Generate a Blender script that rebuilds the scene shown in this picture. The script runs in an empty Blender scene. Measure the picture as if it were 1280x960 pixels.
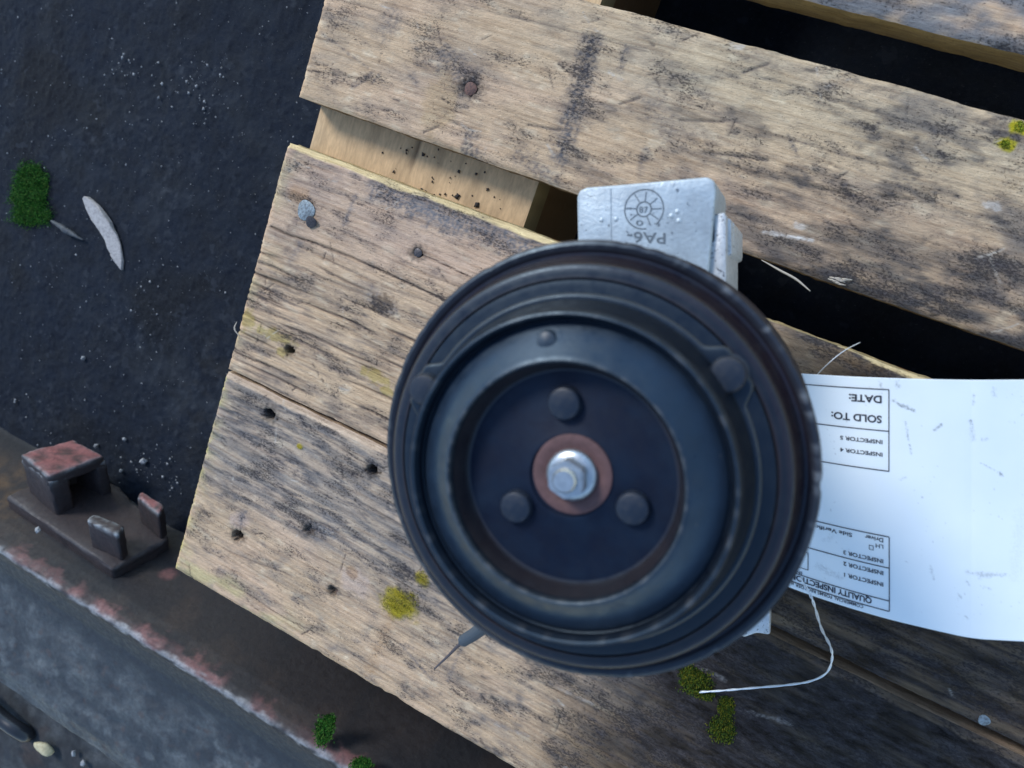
import bpy, bmesh, math, random
import numpy as np
from mathutils import Matrix, Vector
random.seed(7)
rng = np.random.default_rng(11)
scene = bpy.context.scene
COL = scene.collection

# ------------------------------------------------------------------ camera
F = 960.0            # focal length in pixels of a 1280 px wide picture
H = 0.40             # camera height above the deck boards, metres
dn = np.array([345, 115, -960.0]); dn /= np.linalg.norm(dn)
ax = np.array([3100, -1350, 960.0]); ax -= dn * (ax @ dn); ax /= np.linalg.norm(ax)
R = np.array([ax, np.cross(-dn, ax), -dn])
cam = bpy.data.cameras.new('camera')
cam.sensor_width = 36; cam.lens = 36 * F / 1280
cam.clip_start = 0.01; cam.clip_end = 100
cam.dof.use_dof = True; cam.dof.focus_distance = 0.43; cam.dof.aperture_fstop = 13
cam_o = bpy.data.objects.new('camera', cam); COL.objects.link(cam_o)
M4 = Matrix.Identity(4)
for i in range(3):
    for j in range(3):
        M4[i][j] = R[i, j]
M4[2][3] = H
cam_o.matrix_world = M4
scene.camera = cam_o

# ------------------------------------------------------------------ light
SUN_AZ = np.array([-0.80, 0.60]); SUN_EL = math.radians(42)
world = bpy.data.worlds.new('World'); scene.world = world; world.use_nodes = True
wn = world.node_tree.nodes; wl = world.node_tree.links
sky = wn.new('ShaderNodeTexSky'); sky.sky_type = 'NISHITA'; sky.sun_disc = False
sky.sun_elevation = SUN_EL; sky.sun_rotation = math.atan2(SUN_AZ[0], SUN_AZ[1])
sky.air_density = 1.3; sky.dust_density = 0.2; sky.ozone_density = 2.0
wl.new(sky.outputs[0], wn['Background'].inputs[0]); wn['Background'].inputs[1].default_value = 0.14
sun = bpy.data.lights.new('sun', 'SUN'); sun.energy = 1.4; sun.angle = math.radians(15); sun.color = (1, 0.97, 0.93)
sun_o = bpy.data.objects.new('sun', sun); COL.objects.link(sun_o)
sd = Vector((SUN_AZ[0] * math.cos(SUN_EL), SUN_AZ[1] * math.cos(SUN_EL), math.sin(SUN_EL)))
sun_o.rotation_euler = sd.to_track_quat('Z', 'Y').to_euler(); sun_o.location = sd * 3
vs = scene.view_settings
vs.view_transform = 'Standard'; vs.look = 'None'; vs.gamma = 1; vs.exposure = 0.88; vs.use_curve_mapping = False

# ------------------------------------------------------------------ helpers
def at(px, py, z=0.0):
    """point at height z (metres) that the calibrated camera saw at a photo pixel"""
    d = R @ np.array([px - 640, 480 - py, -F]); t = (z - H) / d[2]
    return np.array([0, 0, H]) + d * t
IR = R @ np.array([1.0, 0, 0]); IR[2] = 0; IR /= np.linalg.norm(IR)      # horizontal, towards picture right
IU = np.array([-IR[1], IR[0], 0])                                        # horizontal, towards picture top

def _hash(ix, iy, seed):
    h = (ix.astype(np.int64) * 374761393 + iy.astype(np.int64) * 668265263 + seed * 974711) & 0xffffffff
    h = ((h ^ (h >> 13)) * 1274126177) & 0xffffffff
    return (h ^ (h >> 16)) & 0xffff
def pn(x, y, seed=0):
    x = np.asarray(x, float); y = np.asarray(y, float)
    ix = np.floor(x); iy = np.floor(y); fx = x - ix; fy = y - iy
    u = fx * fx * fx * (fx * (fx * 6 - 15) + 10); v = fy * fy * fy * (fy * (fy * 6 - 15) + 10)
    def g(dx, dy):
        a = _hash(ix + dx, iy + dy, seed) * (2 * math.pi / 65536)
        return np.cos(a) * (fx - dx) + np.sin(a) * (fy - dy)
    return ((g(0, 0) * (1 - u) + g(1, 0) * u) * (1 - v) + (g(0, 1) * (1 - u) + g(1, 1) * u) * v) * 1.5
def fbm(x, y, seed=0, o=4, gain=0.5):
    s = 0; a = 1; t = 0
    for k in range(o):
        s = s + a * pn(x * 2 ** k, y * 2 ** k, seed + 17 * k); t += a; a *= gain
    return s / t
def ss(a, b, x):
    t = np.clip((x - a) / (b - a), 0, 1); return t * t * (3 - 2 * t)
def mixc(c, col, m):
    m = np.asarray(m)[..., None]; return c * (1 - m) + np.array(col) * m
def bump1(d, w):
    return np.exp(-(d / w) ** 2)
def segdist(x, y, a, b):
    ax_, ay = a; bx, by = b; dx, dy = bx - ax_, by - ay
    t = np.clip(((x - ax_) * dx + (y - ay) * dy) / (dx * dx + dy * dy + 1e-12), 0, 1)
    return np.hypot(x - ax_ - t * dx, y - ay - t * dy)

def link(name, me, mat=None, parent=None):
    o = bpy.data.objects.new(name, me); COL.objects.link(o)
    if mat is not None and me is not None and not me.materials: me.materials.append(mat)
    if parent is not None: o.parent = parent
    return o
def tag(o, label=None, cat=None, group=None, kind=None):
    for k, v in (('label', label), ('category', cat), ('group', group), ('kind', kind)):
        if v: o[k] = v
    return o
def empty(name, loc=(0, 0, 0)):
    o = bpy.data.objects.new(name, None); COL.objects.link(o); o.location = loc; o.empty_display_size = 0.02
    return o
def np_mesh(name, verts, quads, cols=None, smooth=True, sharp=None):
    me = bpy.data.meshes.new(name); verts = np.asarray(verts, np.float32); quads = np.asarray(quads, np.int32)
    k = quads.shape[1]
    me.vertices.add(len(verts)); me.vertices.foreach_set('co', verts.ravel())
    me.loops.add(quads.size); me.loops.foreach_set('vertex_index', quads.ravel())
    me.polygons.add(len(quads)); me.polygons.foreach_set('loop_start', np.arange(0, quads.size, k, dtype=np.int32))
    if smooth: me.polygons.foreach_set('use_smooth', np.ones(len(quads), bool))
    me.update(calc_edges=True)
    if cols is not None:
        c = np.ones((len(verts), 4), np.float32); c[:, :3] = np.clip(cols, 0, 1)
        a = me.attributes.new('Col', 'FLOAT_COLOR', 'POINT'); a.data.foreach_set('color', c.ravel())
    if sharp is not None: me.set_sharp_from_angle(angle=math.radians(sharp))
    me.validate()
    return me
def grid_quads(nx, ny):
    i = np.arange(nx * ny).reshape(ny, nx)
    return np.stack([i[:-1, :-1], i[:-1, 1:], i[1:, 1:], i[1:, :-1]], -1).reshape(-1, 4)
def lathe(name, prof, n=128, cols=None, jit=None, sharp=32):
    """prof: (r, z) in mm from outside/top on; returns mesh in metres about the z axis"""
    P = np.array(prof, float) / 1000; m = len(P)
    th = np.linspace(0, 2 * math.pi, n, endpoint=False)
    r = np.repeat(P[:, 0][:, None], n, 1); z = np.repeat(P[:, 1][:, None], n, 1)
    if jit is not None: r, z = jit(r, z, th)
    v = np.stack([r * np.cos(th), r * np.sin(th), z], -1).reshape(-1, 3)
    i = np.arange(m * n).reshape(m, n); j = np.roll(i, -1, 1)
    q = np.stack([i[:-1], i[1:], j[1:], j[:-1]], -1).reshape(-1, 4)
    c = None
    if cols is not None: c = np.repeat(np.array(cols, float)[:, None, :], n, 1).reshape(-1, 3)
    return np_mesh(name, v, q, c, True, sharp)
def fine(prof, step=0.8):
    """subdivide a profile so wear and noise have vertices to sit on"""
    out = [prof[0]]
    for a, b in zip(prof[:-1], prof[1:]):
        n = max(1, int(math.hypot(b[0] - a[0], b[1] - a[1]) / step))
        for k in range(1, n + 1): out.append((a[0] + (b[0] - a[0]) * k / n, a[1] + (b[1] - a[1]) * k / n))
    return out
def bm_mesh(name, bm, smooth=False, sharp=None):
    me = bpy.data.meshes.new(name); bmesh.ops.recalc_face_normals(bm, faces=bm.faces); bm.to_mesh(me); bm.free()
    if smooth:
        me.polygons.foreach_set('use_smooth', np.ones(len(me.polygons), bool))
        if sharp: me.set_sharp_from_angle(angle=math.radians(sharp))
    return me
def prism(name, poly, z0, z1, bev=0.0, seg=2):
    bm = bmesh.new()
    a = [bm.verts.new((p[0], p[1], z0)) for p in poly]; b = [bm.verts.new((p[0], p[1], z1)) for p in poly]
    n = len(poly); bm.faces.new(a[::-1]); bm.faces.new(b)
    for k in range(n): bm.faces.new((a[k], a[(k + 1) % n], b[(k + 1) % n], b[k]))
    bmesh.ops.recalc_face_normals(bm, faces=bm.faces)
    if bev: bmesh.ops.bevel(bm, geom=bm.edges[:], offset=bev, segments=seg, affect='EDGES', profile=0.5)
    return bm_mesh(name, bm, True, 35)
def tube(name, pts, rad, n=8, rads=None):
    pts = [Vector(p) for p in pts]; V = []; Q = []
    up = Vector((0.13, 0.2, 1)).normalized()
    for k, p in enumerate(pts):
        t = (pts[min(k + 1, len(pts) - 1)] - pts[max(k - 1, 0)]).normalized()
        s = t.cross(up).normalized(); u = s.cross(t); r = rads[k] if rads else rad
        for a in range(n):
            an = 2 * math.pi * a / n; V.append(p + s * math.cos(an) * r + u * math.sin(an) * r)
    for k in range(len(pts) - 1):
        for a in range(n):
            b = (a + 1) % n; Q.append((k * n + a, k * n + b, k * n + n + b, k * n + n + a))
    me = np_mesh(name, [tuple(v) for v in V], Q)
    bm = bmesh.new(); bm.from_mesh(me); bm.verts.ensure_lookup_table()
    for base in (0, (len(pts) - 1) * n): bm.faces.new([bm.verts[base + a] for a in range(n)])
    bmesh.ops.recalc_face_normals(bm, faces=bm.faces); bm.to_mesh(me); bm.free()
    return me
def spline(pts, n=10):
    P = [np.array(p, float) for p in pts]; P = [2 * P[0] - P[1]] + P + [2 * P[-1] - P[-2]]; out = []
    for i in range(1, len(P) - 2):
        for k in range(n):
            t = k / n
            out.append(0.5 * (2 * P[i] + (P[i + 1] - P[i - 1]) * t + (2 * P[i - 1] - 5 * P[i] + 4 * P[i + 1] - P[i + 2]) * t * t + (3 * P[i] - P[i - 1] - 3 * P[i + 1] + P[i + 2]) * t ** 3))
    out.append(P[-2]); return out

# ------------------------------------------------------------------ materials
def mat(name, col=(0.5, 0.5, 0.5), rough=0.6, metal=0.0, attr=False, noise=None, bump=None, spec=0.5, rvar=0.0, speck=None, stretch=(1, 1, 1)):
    """noise=(scale, dark colour, amount, detail); bump=(scale, strength, distance); speck=(scale, threshold, colour, amount)"""
    m = bpy.data.materials.new(name); m.use_nodes = True; nt = m.node_tree; N = nt.nodes; L = nt.links
    b = N['Principled BSDF']; b.inputs['Roughness'].default_value = rough; b.inputs['Metallic'].default_value = metal
    b.inputs['Specular IOR Level'].default_value = spec
    tc = N.new('ShaderNodeTexCoord'); mp = N.new('ShaderNodeMapping'); mp.inputs['Scale'].default_value = stretch
    L.new(tc.outputs['Object'], mp.inputs[0]); co = mp.outputs[0]
    if attr:
        a = N.new('ShaderNodeAttribute'); a.attribute_name = 'Col'; cur = a.outputs['Color']
    else:
        rgb = N.new('ShaderNodeRGB'); rgb.outputs[0].default_value = (*col, 1); cur = rgb.outputs[0]
    def tex(scale, detail=5.0, rough_=0.6):
        t = N.new('ShaderNodeTexNoise'); t.inputs['Scale'].default_value = scale; t.inputs['Detail'].default_value = detail
        t.inputs['Roughness'].default_value = rough_; L.new(co, t.inputs['Vector']); return t.outputs['Fac']
    def ramp(src, lo, hi, out_lo=0.0, out_hi=1.0):
        r = N.new('ShaderNodeMapRange'); r.inputs[1].default_value = lo; r.inputs[2].default_value = hi
        r.inputs[3].default_value = out_lo; r.inputs[4].default_value = out_hi; L.new(src, r.inputs[0]); return r.outputs[0]
    def mix(fac, a_, colb):
        x = N.new('ShaderNodeMix'); x.data_type = 'RGBA'; L.new(fac, x.inputs[0]); L.new(a_, x.inputs[6])
        x.inputs[7].default_value = (*colb, 1); return x.outputs[2]
    if noise:
        for nz in (noise if isinstance(noise, list) else [noise]):
            cur = mix(ramp(tex(nz[0], nz[3] if len(nz) > 3 else 5), 0.38, 0.68, 0, nz[2]), cur, nz[1])
    if speck:
        for sp in (speck if isinstance(speck, list) else [speck]):
            cur = mix(ramp(tex(sp[0], 2.0), sp[1], sp[1] + 0.05, 0, sp[3]), cur, sp[2])
    L.new(cur, b.inputs['Base Color'])
    if rvar: L.new(ramp(tex(220), 0.3, 0.7, rough - rvar, rough + rvar), b.inputs['Roughness'])
    if bump:
        for k, bp in enumerate(bump if isinstance(bump, list) else [bump]):
            bn = N.new('ShaderNodeBump'); bn.inputs['Strength'].default_value = bp[1]; bn.inputs['Distance'].default_value = bp[2]
            L.new(tex(bp[0], 6), bn.inputs['Height'])
            if k: L.new(prev, bn.inputs['Normal'])
            prev = bn.outputs[0]
        L.new(prev, b.inputs['Normal'])
    return m
def wood_material():
    m = bpy.data.materials.new('weathered_wood'); m.use_nodes = True; nt = m.node_tree; N = nt.nodes; L = nt.links; b = N['Principled BSDF']
    b.inputs['Roughness'].default_value = 0.8; b.inputs['Specular IOR Level'].default_value = 0.07
    col = N.new('ShaderNodeAttribute'); col.attribute_name = 'Col'; dirt = N.new('ShaderNodeAttribute'); dirt.attribute_name = 'Dirt'
    tc = N.new('ShaderNodeTexCoord')
    def tex(scale, stretch, detail, ro=0.62):
        mp = N.new('ShaderNodeMapping'); mp.inputs['Scale'].default_value = stretch; L.new(tc.outputs['Object'], mp.inputs[0])
        t = N.new('ShaderNodeTexNoise'); t.inputs['Scale'].default_value = scale; t.inputs['Detail'].default_value = detail; t.inputs['Roughness'].default_value = ro
        L.new(mp.outputs[0], t.inputs['Vector']); return t.outputs['Fac']
    def rng_(src, lo, hi, a_=0.0, b_=1.0):
        r = N.new('ShaderNodeMapRange'); r.inputs[1].default_value = lo; r.inputs[2].default_value = hi; r.inputs[3].default_value = a_; r.inputs[4].default_value = b_; L.new(src, r.inputs[0]); return r.outputs[0]
    def op(o_, x, y):
        n = N.new('ShaderNodeMath'); n.operation = o_
        for k, q in enumerate((x, y)):
            if isinstance(q, (int, float)): n.inputs[k].default_value = q
            else: L.new(q, n.inputs[k])
        return n.outputs[0]
    def mix(fac, a_, cb, mode='MIX'):
        x = N.new('ShaderNodeMix'); x.data_type = 'RGBA'; x.blend_type = mode; L.new(fac, x.inputs[0]); L.new(a_, x.inputs[6]); x.inputs[7].default_value = (*cb, 1); return x.outputs[2]
    cur = col.outputs['Color']
    grain = tex(560, (0.06, 1, 1), 5); cur = mix(rng_(grain, 0.44, 0.68, 0, 0.55), cur, (0.50, 0.43, 0.38), 'MULTIPLY')
    pale = tex(520, (0.3, 1, 1), 3); cur = mix(rng_(pale, 0.54, 0.68, 0, 0.9), cur, (1.22, 1.24, 1.24), 'MULTIPLY')
    soft = op('MULTIPLY', rng_(tex(230, (0.4, 1, 1), 5, 0.65), 0.40, 0.66), rng_(dirt.outputs['Fac'], 0.05, 0.7, 0, 0.7)); cur = mix(soft, cur, (0.085, 0.076, 0.08))
    s1 = tex(1150, (0.5, 1, 1), 4, 0.72); th = op('SUBTRACT', s1, op('MULTIPLY', op('SUBTRACT', 0.5, dirt.outputs['Fac']), 0.24))
    sp1 = rng_(th, 0.55, 0.65, 0, 0.68); cur = mix(sp1, cur, (0.036, 0.031, 0.033))
    s2 = tex(1700, (0.5, 1, 1), 2); sp2 = rng_(s2, 0.655, 0.70, 0, 0.75); cur = mix(sp2, cur, (0.05, 0.04, 0.04))
    L.new(cur, b.inputs['Base Color'])
    h = op('ADD', op('MULTIPLY', sp1, -0.8), op('ADD', tex(1300, (0.4, 1, 1), 5), op('MULTIPLY', grain, 0.6)))
    bn = N.new('ShaderNodeBump'); bn.inputs['Strength'].default_value = 0.85; bn.inputs['Distance'].default_value = 0.0007; L.new(h, bn.inputs['Height']); L.new(bn.outputs[0], b.inputs['Normal'])
    return m
M_wood = wood_material()
M_wood2 = mat('bearer_wood', attr=True, rough=0.8, spec=0.25, stretch=(1, 0.25, 1), noise=(600, (0.22, 0.15, 0.09), 0.35, 4), bump=(700, 0.35, 0.0005))
M_ground = mat('tarry_ground', attr=True, rough=0.8, spec=0.16, noise=[(60, (0.006, 0.007, 0.009), 0.6, 6), (350, (0.022, 0.026, 0.032), 0.35, 4)],
               bump=[(1700, 0.7, 0.0007), (480, 0.45, 0.0012)], speck=[(700, 0.69, (0.07, 0.08, 0.09), 0.6), (75, 0.63, (0.030, 0.036, 0.046), 0.45)])
M_stone = mat('pale_grit', (0.30, 0.31, 0.32), 0.8, noise=(900, (0.16, 0.16, 0.16), 0.5))
M_tan = mat('tan_pebble_stone', (0.50, 0.44, 0.27), 0.7, noise=(400, (0.3, 0.24, 0.14), 0.6), bump=(700, 0.4, 0.0005))
M_chip = mat('grey_driftwood', (0.42, 0.40, 0.38), 0.85, noise=(500, (0.16, 0.15, 0.15), 0.6), bump=(600, 0.6, 0.0008), stretch=(1, 1, 0.4))
M_twig = mat('dark_twig_bark', (0.06, 0.07, 0.08), 0.7, noise=(500, (0.02, 0.02, 0.02), 0.6))
M_steel = mat('rusty_painted_steel', attr=True, rough=0.62, spec=0.4, noise=[(300, (0.013, 0.013, 0.016), 0.45, 6)], bump=[(1100, 0.3, 0.0004), (150, 0.25, 0.002)], rvar=0.15)
M_black = mat('black_painted_steel', attr=True, rough=0.38, spec=0.5, noise=[(260, (0.008, 0.010, 0.015), 0.25, 6), (60, (0.004, 0.006, 0.010), 0.4, 4)],
              bump=[(900, 0.12, 0.0003), (130, 0.10, 0.0006)], rvar=0.12, speck=(700, 0.73, (0.10, 0.095, 0.09), 0.5))
M_black.node_tree.nodes['Principled BSDF'].inputs['Specular Tint'].default_value = (0.62, 0.82, 1.0, 1)
M_hub = mat('dark_blue_black_hub', (0.003, 0.007, 0.020), 0.55, spec=0.22, noise=[(300, (0.007, 0.010, 0.02), 0.5, 5), (85, (0.007, 0.017, 0.036), 0.7, 4)], bump=(800, 0.15, 0.0003), rvar=0.1)
M_rust = mat('rust_washer', (0.12, 0.060, 0.056), 0.75, noise=(500, (0.07, 0.035, 0.03), 0.6), bump=(900, 0.3, 0.0004))
M_zinc = mat('zinc_bolt', (0.55, 0.57, 0.57), 0.34, 0.9, noise=(500, (0.3, 0.31, 0.31), 0.5), bump=(900, 0.2, 0.0003))
M_zinc2 = mat('dull_galvanised', (0.27, 0.32, 0.34), 0.6, 0.3, noise=(900, (0.08, 0.085, 0.09), 0.9), bump=(1200, 0.6, 0.0005))
M_nailrust = mat('rusty_nail', (0.16, 0.08, 0.06), 0.7, 0.3, noise=(1200, (0.04, 0.03, 0.03), 0.8), bump=(1500, 0.5, 0.0004))
M_naildark = mat('dark_nail', (0.035, 0.032, 0.035), 0.5, 0.4, noise=(1500, (0.14, 0.12, 0.12), 0.5))
M_alu = mat('cast_aluminium', (0.60, 0.62, 0.63), 0.45, 0.35, noise=[(260, (0.34, 0.36, 0.37), 0.45, 5)], speck=[(900, 0.615, (0.05, 0.05, 0.055), 0.9)], bump=(800, 0.5, 0.0005), rvar=0.1)
M_shell = mat('silver_grey_plastic', (0.46, 0.53, 0.57), 0.45, 0.2, noise=[(120, (0.28, 0.32, 0.35), 0.7, 6), (700, (0.30, 0.34, 0.37), 0.4, 4)], speck=[(420, 0.66, (0.10, 0.12, 0.14), 0.8), (150, 0.66, (0.30, 0.35, 0.38), 0.6)], bump=(700, 0.45, 0.0005), rvar=0.1)
M_mark = mat('engraved_grime', (0.11, 0.135, 0.155), 0.6)
M_rubber = mat('black_rubber_hose', (0.018, 0.02, 0.024), 0.3)
M_sheath = mat('blue_grey_conduit', (0.05, 0.075, 0.105), 0.5)
M_lead = mat('dark_lead_wire', (0.05, 0.05, 0.07), 0.5)
M_wire = mat('galvanised_tie_wire', (0.66, 0.70, 0.74), 0.35, 0.4)
M_paper = mat('white_tag_paper', attr=True, rough=0.55, spec=0.3, noise=(40, (0.70, 0.76, 0.79), 0.3, 3), bump=(60, 0.15, 0.001))
M_ink = mat('black_ink', (0.025, 0.028, 0.04), 0.6)
M_moss = mat('green_moss', attr=True, rough=0.8, spec=0.2)
M_soil = mat('dark_soil', (0.035, 0.03, 0.028), 0.9)
M_fibre = mat('raw_wood_fibre', (0.42, 0.37, 0.31), 0.8)

# ------------------------------------------------------------------ ground
GZ = -0.144
def build_ground():
    nx, ny = 420, 420
    u = np.linspace(-1, 1, nx); v = np.linspace(-1, 1, ny)
    # fine in the middle, stretched towards the border
    gx = -0.42 + 0.40 * u + 2.6 * np.sign(u) * np.maximum(np.abs(u) - 0.8, 0) ** 2 * 10
    gy = -0.28 + 0.42 * v + 2.6 * np.sign(v) * np.maximum(np.abs(v) - 0.8, 0) ** 2 * 10
    X, Y = np.meshgrid(gx, gy)
    h = 0.0035 * fbm(X * 9, Y * 9, 3, 4) + 0.0012 * fbm(X * 45, Y * 45, 5, 4) + 0.0012 * np.maximum(pn(X * 220, Y * 220, 9), 0)
    c = np.ones(X.shape + (3,)) * np.array([0.0065, 0.0110, 0.0205])
    c = mixc(c, (0.024, 0.029, 0.036), 0.6 * ss(0.05, 0.5, fbm(X * 14, Y * 14, 21, 5)))
    c = mixc(c, (0.005, 0.0055, 0.007), 0.8 * ss(0.1, 0.45, fbm(X * 8 + 3, Y * 8, 31, 5)))
    p = at(262, 480, GZ)
    d = np.hypot((X - p[0]) / 0.03, (Y - p[1]) / 0.07)
    c = mixc(c, (0.045, 0.042, 0.036), 0.5 * np.exp(-d * d) * ss(-0.1, 0.4, fbm(X * 60, Y * 60, 8, 4)))
    for (ux, uy, rx, ry) in ((150, 90, .016, .02), (235, 100, .03, .03), (270, 125, .02, .015), (165, 145, .02, .01), (205, 205, .02, .03), (120, 180, .03, .02), (250, 470, .03, .06), (60, 510, .03, .02), (170, 420, .04, .04), (215, 240, .02, .05)):
        p = at(ux, uy, GZ); d = np.hypot((X - p[0]) / rx, (Y - p[1]) / ry); c = mixc(c, (0.055, 0.062, 0.072), 0.65 * np.exp(-d * d) * ss(0.0, 0.4, fbm(X * 110, Y * 110, int(ux), 4, .7)))
    V = np.stack([X, Y, GZ + h], -1).reshape(-1, 3)
    o = link('ground', np_mesh('ground', V, grid_quads(nx, ny), c.reshape(-1, 3)), M_ground)
    tag(o, kind='structure')
build_ground()

# ------------------------------------------------------------------ pallet
pallet = empty('wooden_pallet', (-0.299, -0.1, GZ))
tag(pallet, 'weathered wooden pallet of wide grimy deck boards under the compressor', 'pallet')
def child(name, me, m, parent):
    o = link(name, me, m, parent)
    q = Matrix.Translation(parent.location) if parent.parent is None else Matrix.Identity(4)
    o.matrix_parent_inverse = q.inverted(); return o

FRESH = np.array([0.56, 0.40, 0.19]); BROWN = np.array([0.20, 0.12, 0.055])
def board(x0, x1, y0, y1, seed, paint, side_hi, side_lo, step=0.00075, thick=0.022, holes=(), label=None, taper=0.0):
    nx = int((x1 - x0) / step) + 1; ny = int((y1 - y0) / step) + 1
    X, Y = np.meshgrid(np.linspace(x0, x1, nx), np.linspace(y0, y1, ny))
    xm, ym = X * 1000, Y * 1000
    # colour and relief
    c = np.ones(X.shape + (3,)) * np.array([0.57, 0.40, 0.25])
    c = mixc(c, (0.61, 0.42, 0.275), ss(-0.2, 0.5, fbm(xm / 90, ym / 30, seed, 3)))
    c = mixc(c, (0.38, 0.285, 0.205), 0.7 * ss(0, 0.45, fbm(xm / 60, ym / 16, seed + 5, 5, .6)))
    c = mixc(c, (0.66, 0.52, 0.355), 0.6 * ss(0.15, 0.45, fbm(xm / 16, ym / 7, seed + 7, 4, .6)))
    z = np.zeros(X.shape)
    warp = 6 * fbm(xm / 160, ym / 60, seed + 2, 3)
    c, z = paint(xm, ym, warp, c, z, seed)
    # handling scars: short dark and pale strokes in every direction
    rs = random.Random(seed)
    for k in range(70):
        sx0 = rs.uniform(x0, min(x1, 0.2)) * 1000; sy0 = rs.uniform(y0, y1) * 1000; ln_ = rs.uniform(3, 14); an = rs.gauss(0, 0.8); w_ = rs.uniform(0.25, 0.7)
        a_, b_ = (sx0, sy0), (sx0 + ln_ * math.cos(an), sy0 + ln_ * math.sin(an)); x_lo, x_hi = sorted((a_[0], b_[0]))
        i0 = max(0, int((x_lo / 1000 - x0) / step) - 6); i1 = int((x_hi / 1000 - x0) / step) + 7
        xs_, ys_ = xm[:, i0:i1], ym[:, i0:i1]
        if xs_.size == 0: continue
        m_ = np.exp(-((segdist(xs_, ys_ + 1.2 * np.sin((xs_ - sx0) / 4), a_, b_)) / w_) ** 2) * ss(-0.5, 0.1, pn(xs_ / 3, ys_ / 3, seed + k))
        if rs.random() < 0.3: c[:, i0:i1] = mixc(c[:, i0:i1], (0.52, 0.47, 0.40), 0.7 * m_)
        else: c[:, i0:i1] = mixc(c[:, i0:i1], (0.06, 0.05, 0.045), 0.6 * m_); z[:, i0:i1] -= 0.4 * m_
    Y = Y + taper * ss(0, 1, (X - x0) / 0.5) * (y1 - Y) / (y1 - y0)
    lum = c.mean(-1); dirt = np.clip(0.20 + 0.5 * (0.36 - lum) / 0.36 + 1.25 * fbm(xm / 30, ym / 12, seed + 90, 5, .6), 0.0, 0.85)
    for (hx, hy, hr, hd) in holes:
        d = np.hypot((X - hx) * 0.85, Y - hy) * (1 + 0.45 * pn(X * 500, Y * 500, seed + 40))
        z -= hd * (1 - ss(hr * 0.75, hr * 1.1, d)) * 1000
        c = mixc(c, (0.05, 0.045, 0.042), 0.75 * np.exp(-(d / (hr * 1.7)) ** 4))  # hole and rim darkened in the colour: dirt, and the shade inside the hole
    # worn edges
    Y0_ = y0 + taper * ss(0, 1, (X - x0) / 0.5)
    ed = np.minimum(np.minimum(X - x0, x1 - X), np.minimum(Y - Y0_, y1 - Y)) * 1000
    en = fbm(xm / 12, ym / 12, seed + 60, 3)
    z -= 1.6 * np.exp(-(ed / (1.3 + 1.3 * np.maximum(en, 0))) ** 1.5)
    z -= 1.2 * np.exp(-ed / 2.5) * ss(0.25, 0.5, fbm(xm / 25, ym / 25, seed + 61, 3))
    z += 0.12 * fbm(xm / 2.5, ym / 1.6, seed + 62, 2)
    # ragged outline
    wy = np.exp(-(np.minimum(Y - Y0_, y1 - Y) * 1000) / 4); sy = np.where(Y > (y0 + y1) / 2, 1, -1)
    YY = Y + sy * wy * 0.0007 * fbm(xm / 22, ym / 200, seed + 70, 5)
    wx = np.exp(-(np.minimum(X - x0, x1 - X) * 1000) / 4); sx = np.where(X > (x0 + x1) / 2, 1, -1)
    XX = X + sx * wx * (0.0009 * fbm(ym / 25, xm / 300, seed + 71, 5) - 0.0008 * np.maximum(pn(ym / 2.3, xm / 100, seed + 72), 0))
    V = np.stack([XX, YY, z / 1000], -1).reshape(-1, 3); C = c.reshape(-1, 3); Q = grid_quads(nx, ny)
    idx = np.arange(nx * ny).reshape(ny, nx)
    loop = np.concatenate([idx[0, :-1], idx[:-1, -1], idx[-1, :0:-1], idx[:0:-1, 0]])
    lv = V[loop]; nl = len(loop); rows = []; cols = []
    t = np.arange(nl) * step * 1000
    isend = np.zeros(nl); isend[:] = (np.abs(lv[:, 0] - x0) < 0.004) | (np.abs(lv[:, 0] - x1) < 0.004)
    hi = (lv[:, 1] > (y0 + y1) / 2)
    base = np.where(hi[:, None], np.array(side_hi), np.array(side_lo)); base = np.where(isend[:, None] > 0, base * 0.75, base)
    ctr = np.array([(x0 + x1) / 2, (y0 + y1) / 2])
    for k, dz in enumerate((0.0, 0.0015, 0.006, 0.013, 0.0195, thick)):
        p = lv.copy()
        if k: p[:, 2] = -dz + (lv[:, 2] if k == 1 else 0)
        off = 0.0009 * fbm(t / 9, np.full(nl, k * 2.3), seed + 80, 3) * (k > 0)
        p[:, 1] += np.where(isend > 0, 0, np.where(hi, 1, -1)) * off; p[:, 0] += np.where(isend > 0, np.where(lv[:, 0] > ctr[0], 1, -1), 0) * off
        rows.append(p); w = 0.5 + 0.5 * fbm(t / 15, np.full(nl, k * 0.8), seed + 81, 4)
        cols.append(base * (0.65 + 0.6 * w[:, None]))
    nb = len(V); SV = np.concatenate(rows); SC = np.concatenate(cols); ii = nb + np.arange(len(rows) * nl).reshape(len(rows), nl); jj = np.roll(ii, -1, 1)
    SQ = np.stack([ii[:-1], ii[1:], jj[1:], jj[:-1]], -1).reshape(-1, 4)
    b0 = nb + len(SV)
    BV = np.array([[x0, y0, -thick], [x1, y0, -thick], [x1, y1, -thick], [x0, y1, -thick]]); BQ = np.array([[b0 + 3, b0 + 2, b0 + 1, b0]])
    me = np_mesh('deck_board', np.concatenate([V, SV, BV]), np.concatenate([Q, SQ, BQ]), np.concatenate([C, SC, np.tile(BROWN, (4, 1))]))
    dd = np.concatenate([dirt.ravel(), np.full(len(SV), 0.22), np.full(4, 0.2)]).astype(np.float32)
    at_ = me.attributes.new('Dirt', 'FLOAT', 'POINT'); at_.data.foreach_set('value', dd)
    o = child('deck_board', me, M_wood, pallet)
    if label: o['label'] = label
    return o
def px(x, y, z=0.0):
    p = at(x, y, z) * 1000; return p[0], p[1]
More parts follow.
